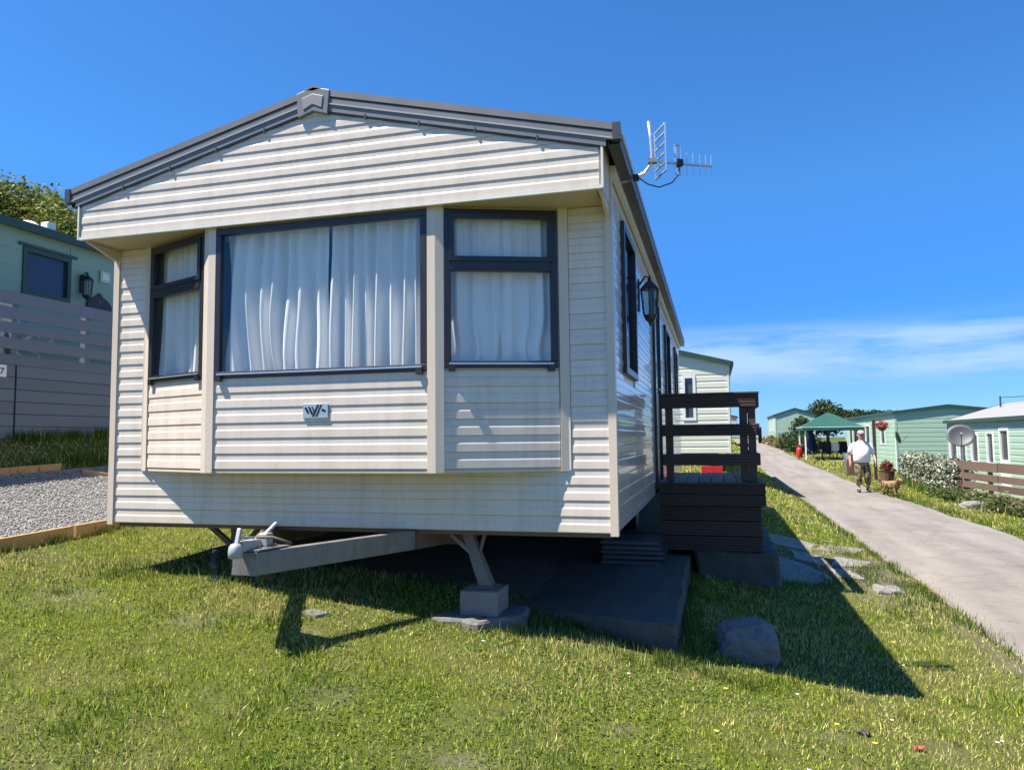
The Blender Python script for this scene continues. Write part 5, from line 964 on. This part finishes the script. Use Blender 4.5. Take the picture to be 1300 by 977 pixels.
q = MB(); q.tube([A(-.028, -.126, 1.548), A(0, -.134, 1.545), A(.028, -.126, 1.548)], .007, 6); q.build('mouth', mat('lips', (.32, .11, .10)), man)
def loft(rings, n=20):
    mb = MB(); o = []
    for cx_, cy_, z_, rx_, ry_ in rings: o += [A(cx_ + rx_ * math.cos(2*math.pi*k/n) * (1 + .02 * math.sin(5 * 2*math.pi*k/n + z_ * 30)), cy_ + ry_ * math.sin(2*math.pi*k/n) * (1 + .03 * math.sin(4 * 2*math.pi*k/n + z_ * 22)), z_) for k in range(n)]
    f_ = [(i*n + k, i*n + (k+1) % n, (i+1)*n + (k+1) % n, (i+1)*n + k) for i in range(len(rings) - 1) for k in range(n)]
    return mb.add(o, f_ + [tuple(range(n))[::-1], tuple(range((len(rings)-1)*n, len(rings)*n))])
tee = loft([(0, .005, .835, .222, .185), (0, .0, .90, .228, .195), (0, -.02, .99, .232, .21), (0, -.025, 1.08, .232, .212), (0, -.015, 1.18, .228, .192), (0, -.003, 1.27, .222, .162), (0, .0, 1.325, .205, .14), (0, .0, 1.37, .165, .118), (0, -.002, 1.41, .115, .095), (0, -.006, 1.445, .078, .076)]).build('t_shirt', TEE, man, smooth=True)
for s_ in (-1, 1):
    q = MB(); q.tube([A(s_*.13, .0, 1.345), A(s_*.205, .005, 1.305), A(s_*.262, .018, 1.20), A(s_*.295, .03, 1.075)], [.070, .088, .086, .084], 14); q.build('sleeve', TEE, tee, smooth=True)
T = [(A(0, .0, .93), (.19, .175)), (A(0, .01, .84), (.17, .16))]; te = [(0, 1)]
for s_ in (-1, 1):
    a, b, c_ = [q[0] for q in legs[s_]]; k = len(T); T += [(tuple(Vector(a) - Vector((0, 0, .06))), .125), (b, .098), (tuple(Vector(b).lerp(Vector(c_), .8)), .088)]; te += [(1, k), (k, k + 1), (k + 1, k + 2)]
skin('trousers', T, te, cmo, man)
for s_ in (-1, 1):
    c_ = Vector(legs[s_][2][0]); q = MB(); q.tube([tuple(c_ + Vector((0, .06, -.05))), tuple(c_ + Vector((0, -.02, -.045))), tuple(c_ + Vector((s_*.01, -.12, -.062))), tuple(c_ + Vector((s_*.015, -.20, -.075)))], [.045, .055, .050, .028], 10); q.build('shoe', SHOE, man, smooth=True)
q = MB(); q.tube([A(0, -.04, 1.645), A(0, -.035, 1.69), A(0, -.03, 1.725), A(0, -.03, 1.738)], [.096, .092, .066, .02], 14); q = q.build('cap', CAPM, man, smooth=True)
MB().prism([(-.075, -.11), (-.06, -.19), (0, -.215), (.06, -.19), (.075, -.11), (0, -.13)], lambda a, b, d: A(a, b, d), 1.640, 1.650).build('cap_peak', CAPM, q)
# dog, facing the lane's right verge
dx, dy = 6.98, 17.55; dz = h1(dx, dy) + .022; O2 = Vector((dx, dy, dz)); th = -.75; DS = .80; D = lambda a, b, z: tuple(O2 + DS * Vector((a * math.cos(th) - b * math.sin(th), a * math.sin(th) + b * math.cos(th), z)))
FUR = mat('tan_fur', (.29, .18, .09), rough=.9, var=.35, scale=9, bump=.02, bscale=60)
dog = thing('dog', (dx, dy, dz), 'small tan long haired dog walking beside the person', 'dog')
P = [(D(-.20, 0, .36), (.09, .095)), (D(.0, 0, .355), (.085, .095)), (D(.17, 0, .36), (.095, .115)), (D(.26, 0, .44), .066), (D(.31, 0, .51), .072), (D(.39, 0, .485), .042), (D(.44, 0, .475), .028), (D(-.30, 0, .42), .030), (D(-.38, 0, .50), .034), (D(-.40, 0, .56), .018)]
E_ = [(1, 0), (1, 2), (2, 3), (3, 4), (4, 5), (5, 6), (0, 7), (7, 8), (8, 9)]
for s_, st in ((-1, .04), (1, -.05)):
    k = len(P); P += [(D(.17, s_*.075, .25), .045), (D(.16 + st * .6, s_*.08, .13), .026), (D(.17 + st, s_*.08, .03), .024), (D(.20 + st, s_*.08, .018), .022)]; E_ += [(2, k), (k, k+1), (k+1, k+2), (k+2, k+3)]
    k = len(P); P += [(D(-.17, s_*.075, .25), .055), (D(-.15 - st * .5, s_*.08, .19), .035), (D(-.235 - st, s_*.08, .11), .023), (D(-.22 - st, s_*.08, .03), .023), (D(-.19 - st, s_*.08, .018), .022)]; E_ += [(0, k), (k, k+1), (k+1, k+2), (k+2, k+3), (k+3, k+4)]
skin('body', P, E_, FUR, dog, root=1, scl=.92)
coat_b = [(*D(a_, 0, z_), r_, r_, r2_) for a_, z_, r_, r2_ in ((-.20, .33, .10, .09), (-.06, .32, .10, .095), (.08, .32, .10, .10), (.19, .33, .10, .11), (.27, .43, .075, .075), (-.36, .47, .05, .06))]
leaves('fur_tufts', coat_b, 2600, .026, [(.32, .20, .10), (.24, .145, .07), (.44, .31, .18)], 71, dog, up=-.2, kind='stuff')
for s_ in (-1, 1): q = MB(); q.tube([D(.29, s_*.055, .555), D(.285, s_*.085, .52), D(.30, s_*.088, .46)], [.014, .026, .010], 8); q.build('ear', FUR, dog, smooth=True)
q = MB(); q.tube([D(.462, 0, .48), D(.475, 0, .48)], [.016, .010], 8); q.build('nose', BLACKP, dog)
hnd = Vector(arms[1][2][0]) + Vector((.01, -.03, -.09)); nk = Vector(D(.25, 0, .50))
ld = MB(); ld.tube([tuple(hnd.lerp(nk, t_) - Vector((0, 0, .10 * math.sin(math.pi * t_)))) for t_ in np.linspace(0, 1, 9)], .006, 6); ld.build('dog_lead', BLACKP, label='thin dark dog lead between the hand and the tan dog', cat='dog lead')

# ------------------------------------------------------------------ small things on the lawn
def flower(x, y, col, label, s=.012):
    z0 = float(zground(np.array([x]), np.array([y]))[0]); e = thing('wild_flower', (x, y, z0), label[0], 'flower', label[1]); MB().tube([(x, y, z0), (x + .004, y, z0 + .035)], .0014, 5).build('stem', GRS, e)
    V = [(x + .004, y, z0 + .037)]; F = []; k = 9
    for j in range(k):
        a = 2 * math.pi * j / k; b = 2 * math.pi * (j + .5) / k; V += [(x + .004 + s * math.cos(a), y + s * math.sin(a), z0 + .041), (x + .004 + s * .5 * math.cos(b), y + s * .5 * math.sin(b), z0 + .037)]
    for j in range(k): F += [(0, 1 + 2*j, 2 + 2*j), (0, 2 + 2*((j - 1) % k), 1 + 2*j)]
    MB().add(V, F).build('petals', col, e)
GRS = mat('flower_stem', (.08, .13, .03)); YEL = mat('yellow_petals', (.75, .58, .02), rough=.6); WHP = mat('white_petals', (.8, .8, .78), rough=.6)
yl = ('small yellow dandelion flower in the lawn', 'dandelions in the lawn'); wl = ('small white daisy flower in the lawn', 'daisies in the lawn')
for x, y in ((2.42, -.19), (2.95, -.33), (2.37, -.80), (3.10, -.46), (3.62, 1.6)): flower(x, y, YEL, yl, .015)
for x, y in ((1.92, -.35), (3.25, -.10), (3.7, -.2), (3.73, -.17), (2.8, .0), (3.55, 1.0), (.35, -.55), (1.1, -.35), (2.75, -.95), (3.85, 2.2)): flower(x, y, WHP, wl, .011)
def litter(name, x, y, m, s, label, cat, seed):
    z0 = float(zground(np.array([x]), np.array([y]))[0]); r = random.Random(seed); V = []; n = 7
    for j in range(n):
        for i in range(n): V.append((x + (i / (n-1) - .5) * s + r.uniform(-.006, .006), y + (j / (n-1) - .5) * s * .8 + r.uniform(-.006, .006), z0 + .006 + r.uniform(0, .018)))
    o = MB().add(V, [(j*n + i, j*n + i + 1, (j+1)*n + i + 1, (j+1)*n + i) for j in range(n-1) for i in range(n-1)]).build(name, m, label=label, cat=cat); q = o.modifiers.new('solid', 'SOLIDIFY'); q.thickness = .003
litter('crumpled_scrap', 3.32, -.35, mat('faded_red_wrapper', (.42, .08, .06), rough=.6), .040, 'crumpled red scrap lying on the lawn', 'litter', 3)
litter('dead_leaf', 3.08, -.28, mat('dead_leaf_purple', (.055, .045, .055), rough=.7), .060, 'dark shrivelled leaf lying on the lawn', 'leaf', 5)
bt = thing('plastic_bottle', (-.93, -.02, h1(-.93, -.02)), 'crumpled clear blue plastic bottle on grass under the front edge', 'bottle'); q = MB(); z0 = h1(-.93, -.02) + .012; q.lathe((-.93, -.02, z0), [(.034, 0), (.038, .01), (.036, .06), (.039, .08), (.037, .13), (.015, .17), (.014, .19)], 14); q.build('bottle_shell', glass_mat('blue_clear_plastic', (.55, .68, .85)), bt, smooth=True); q = MB(); q.lathe((-.93, -.02, z0 + .19), [(.016, 0), (.016, .018)], 10); q.build('cap', NAVY, bt)
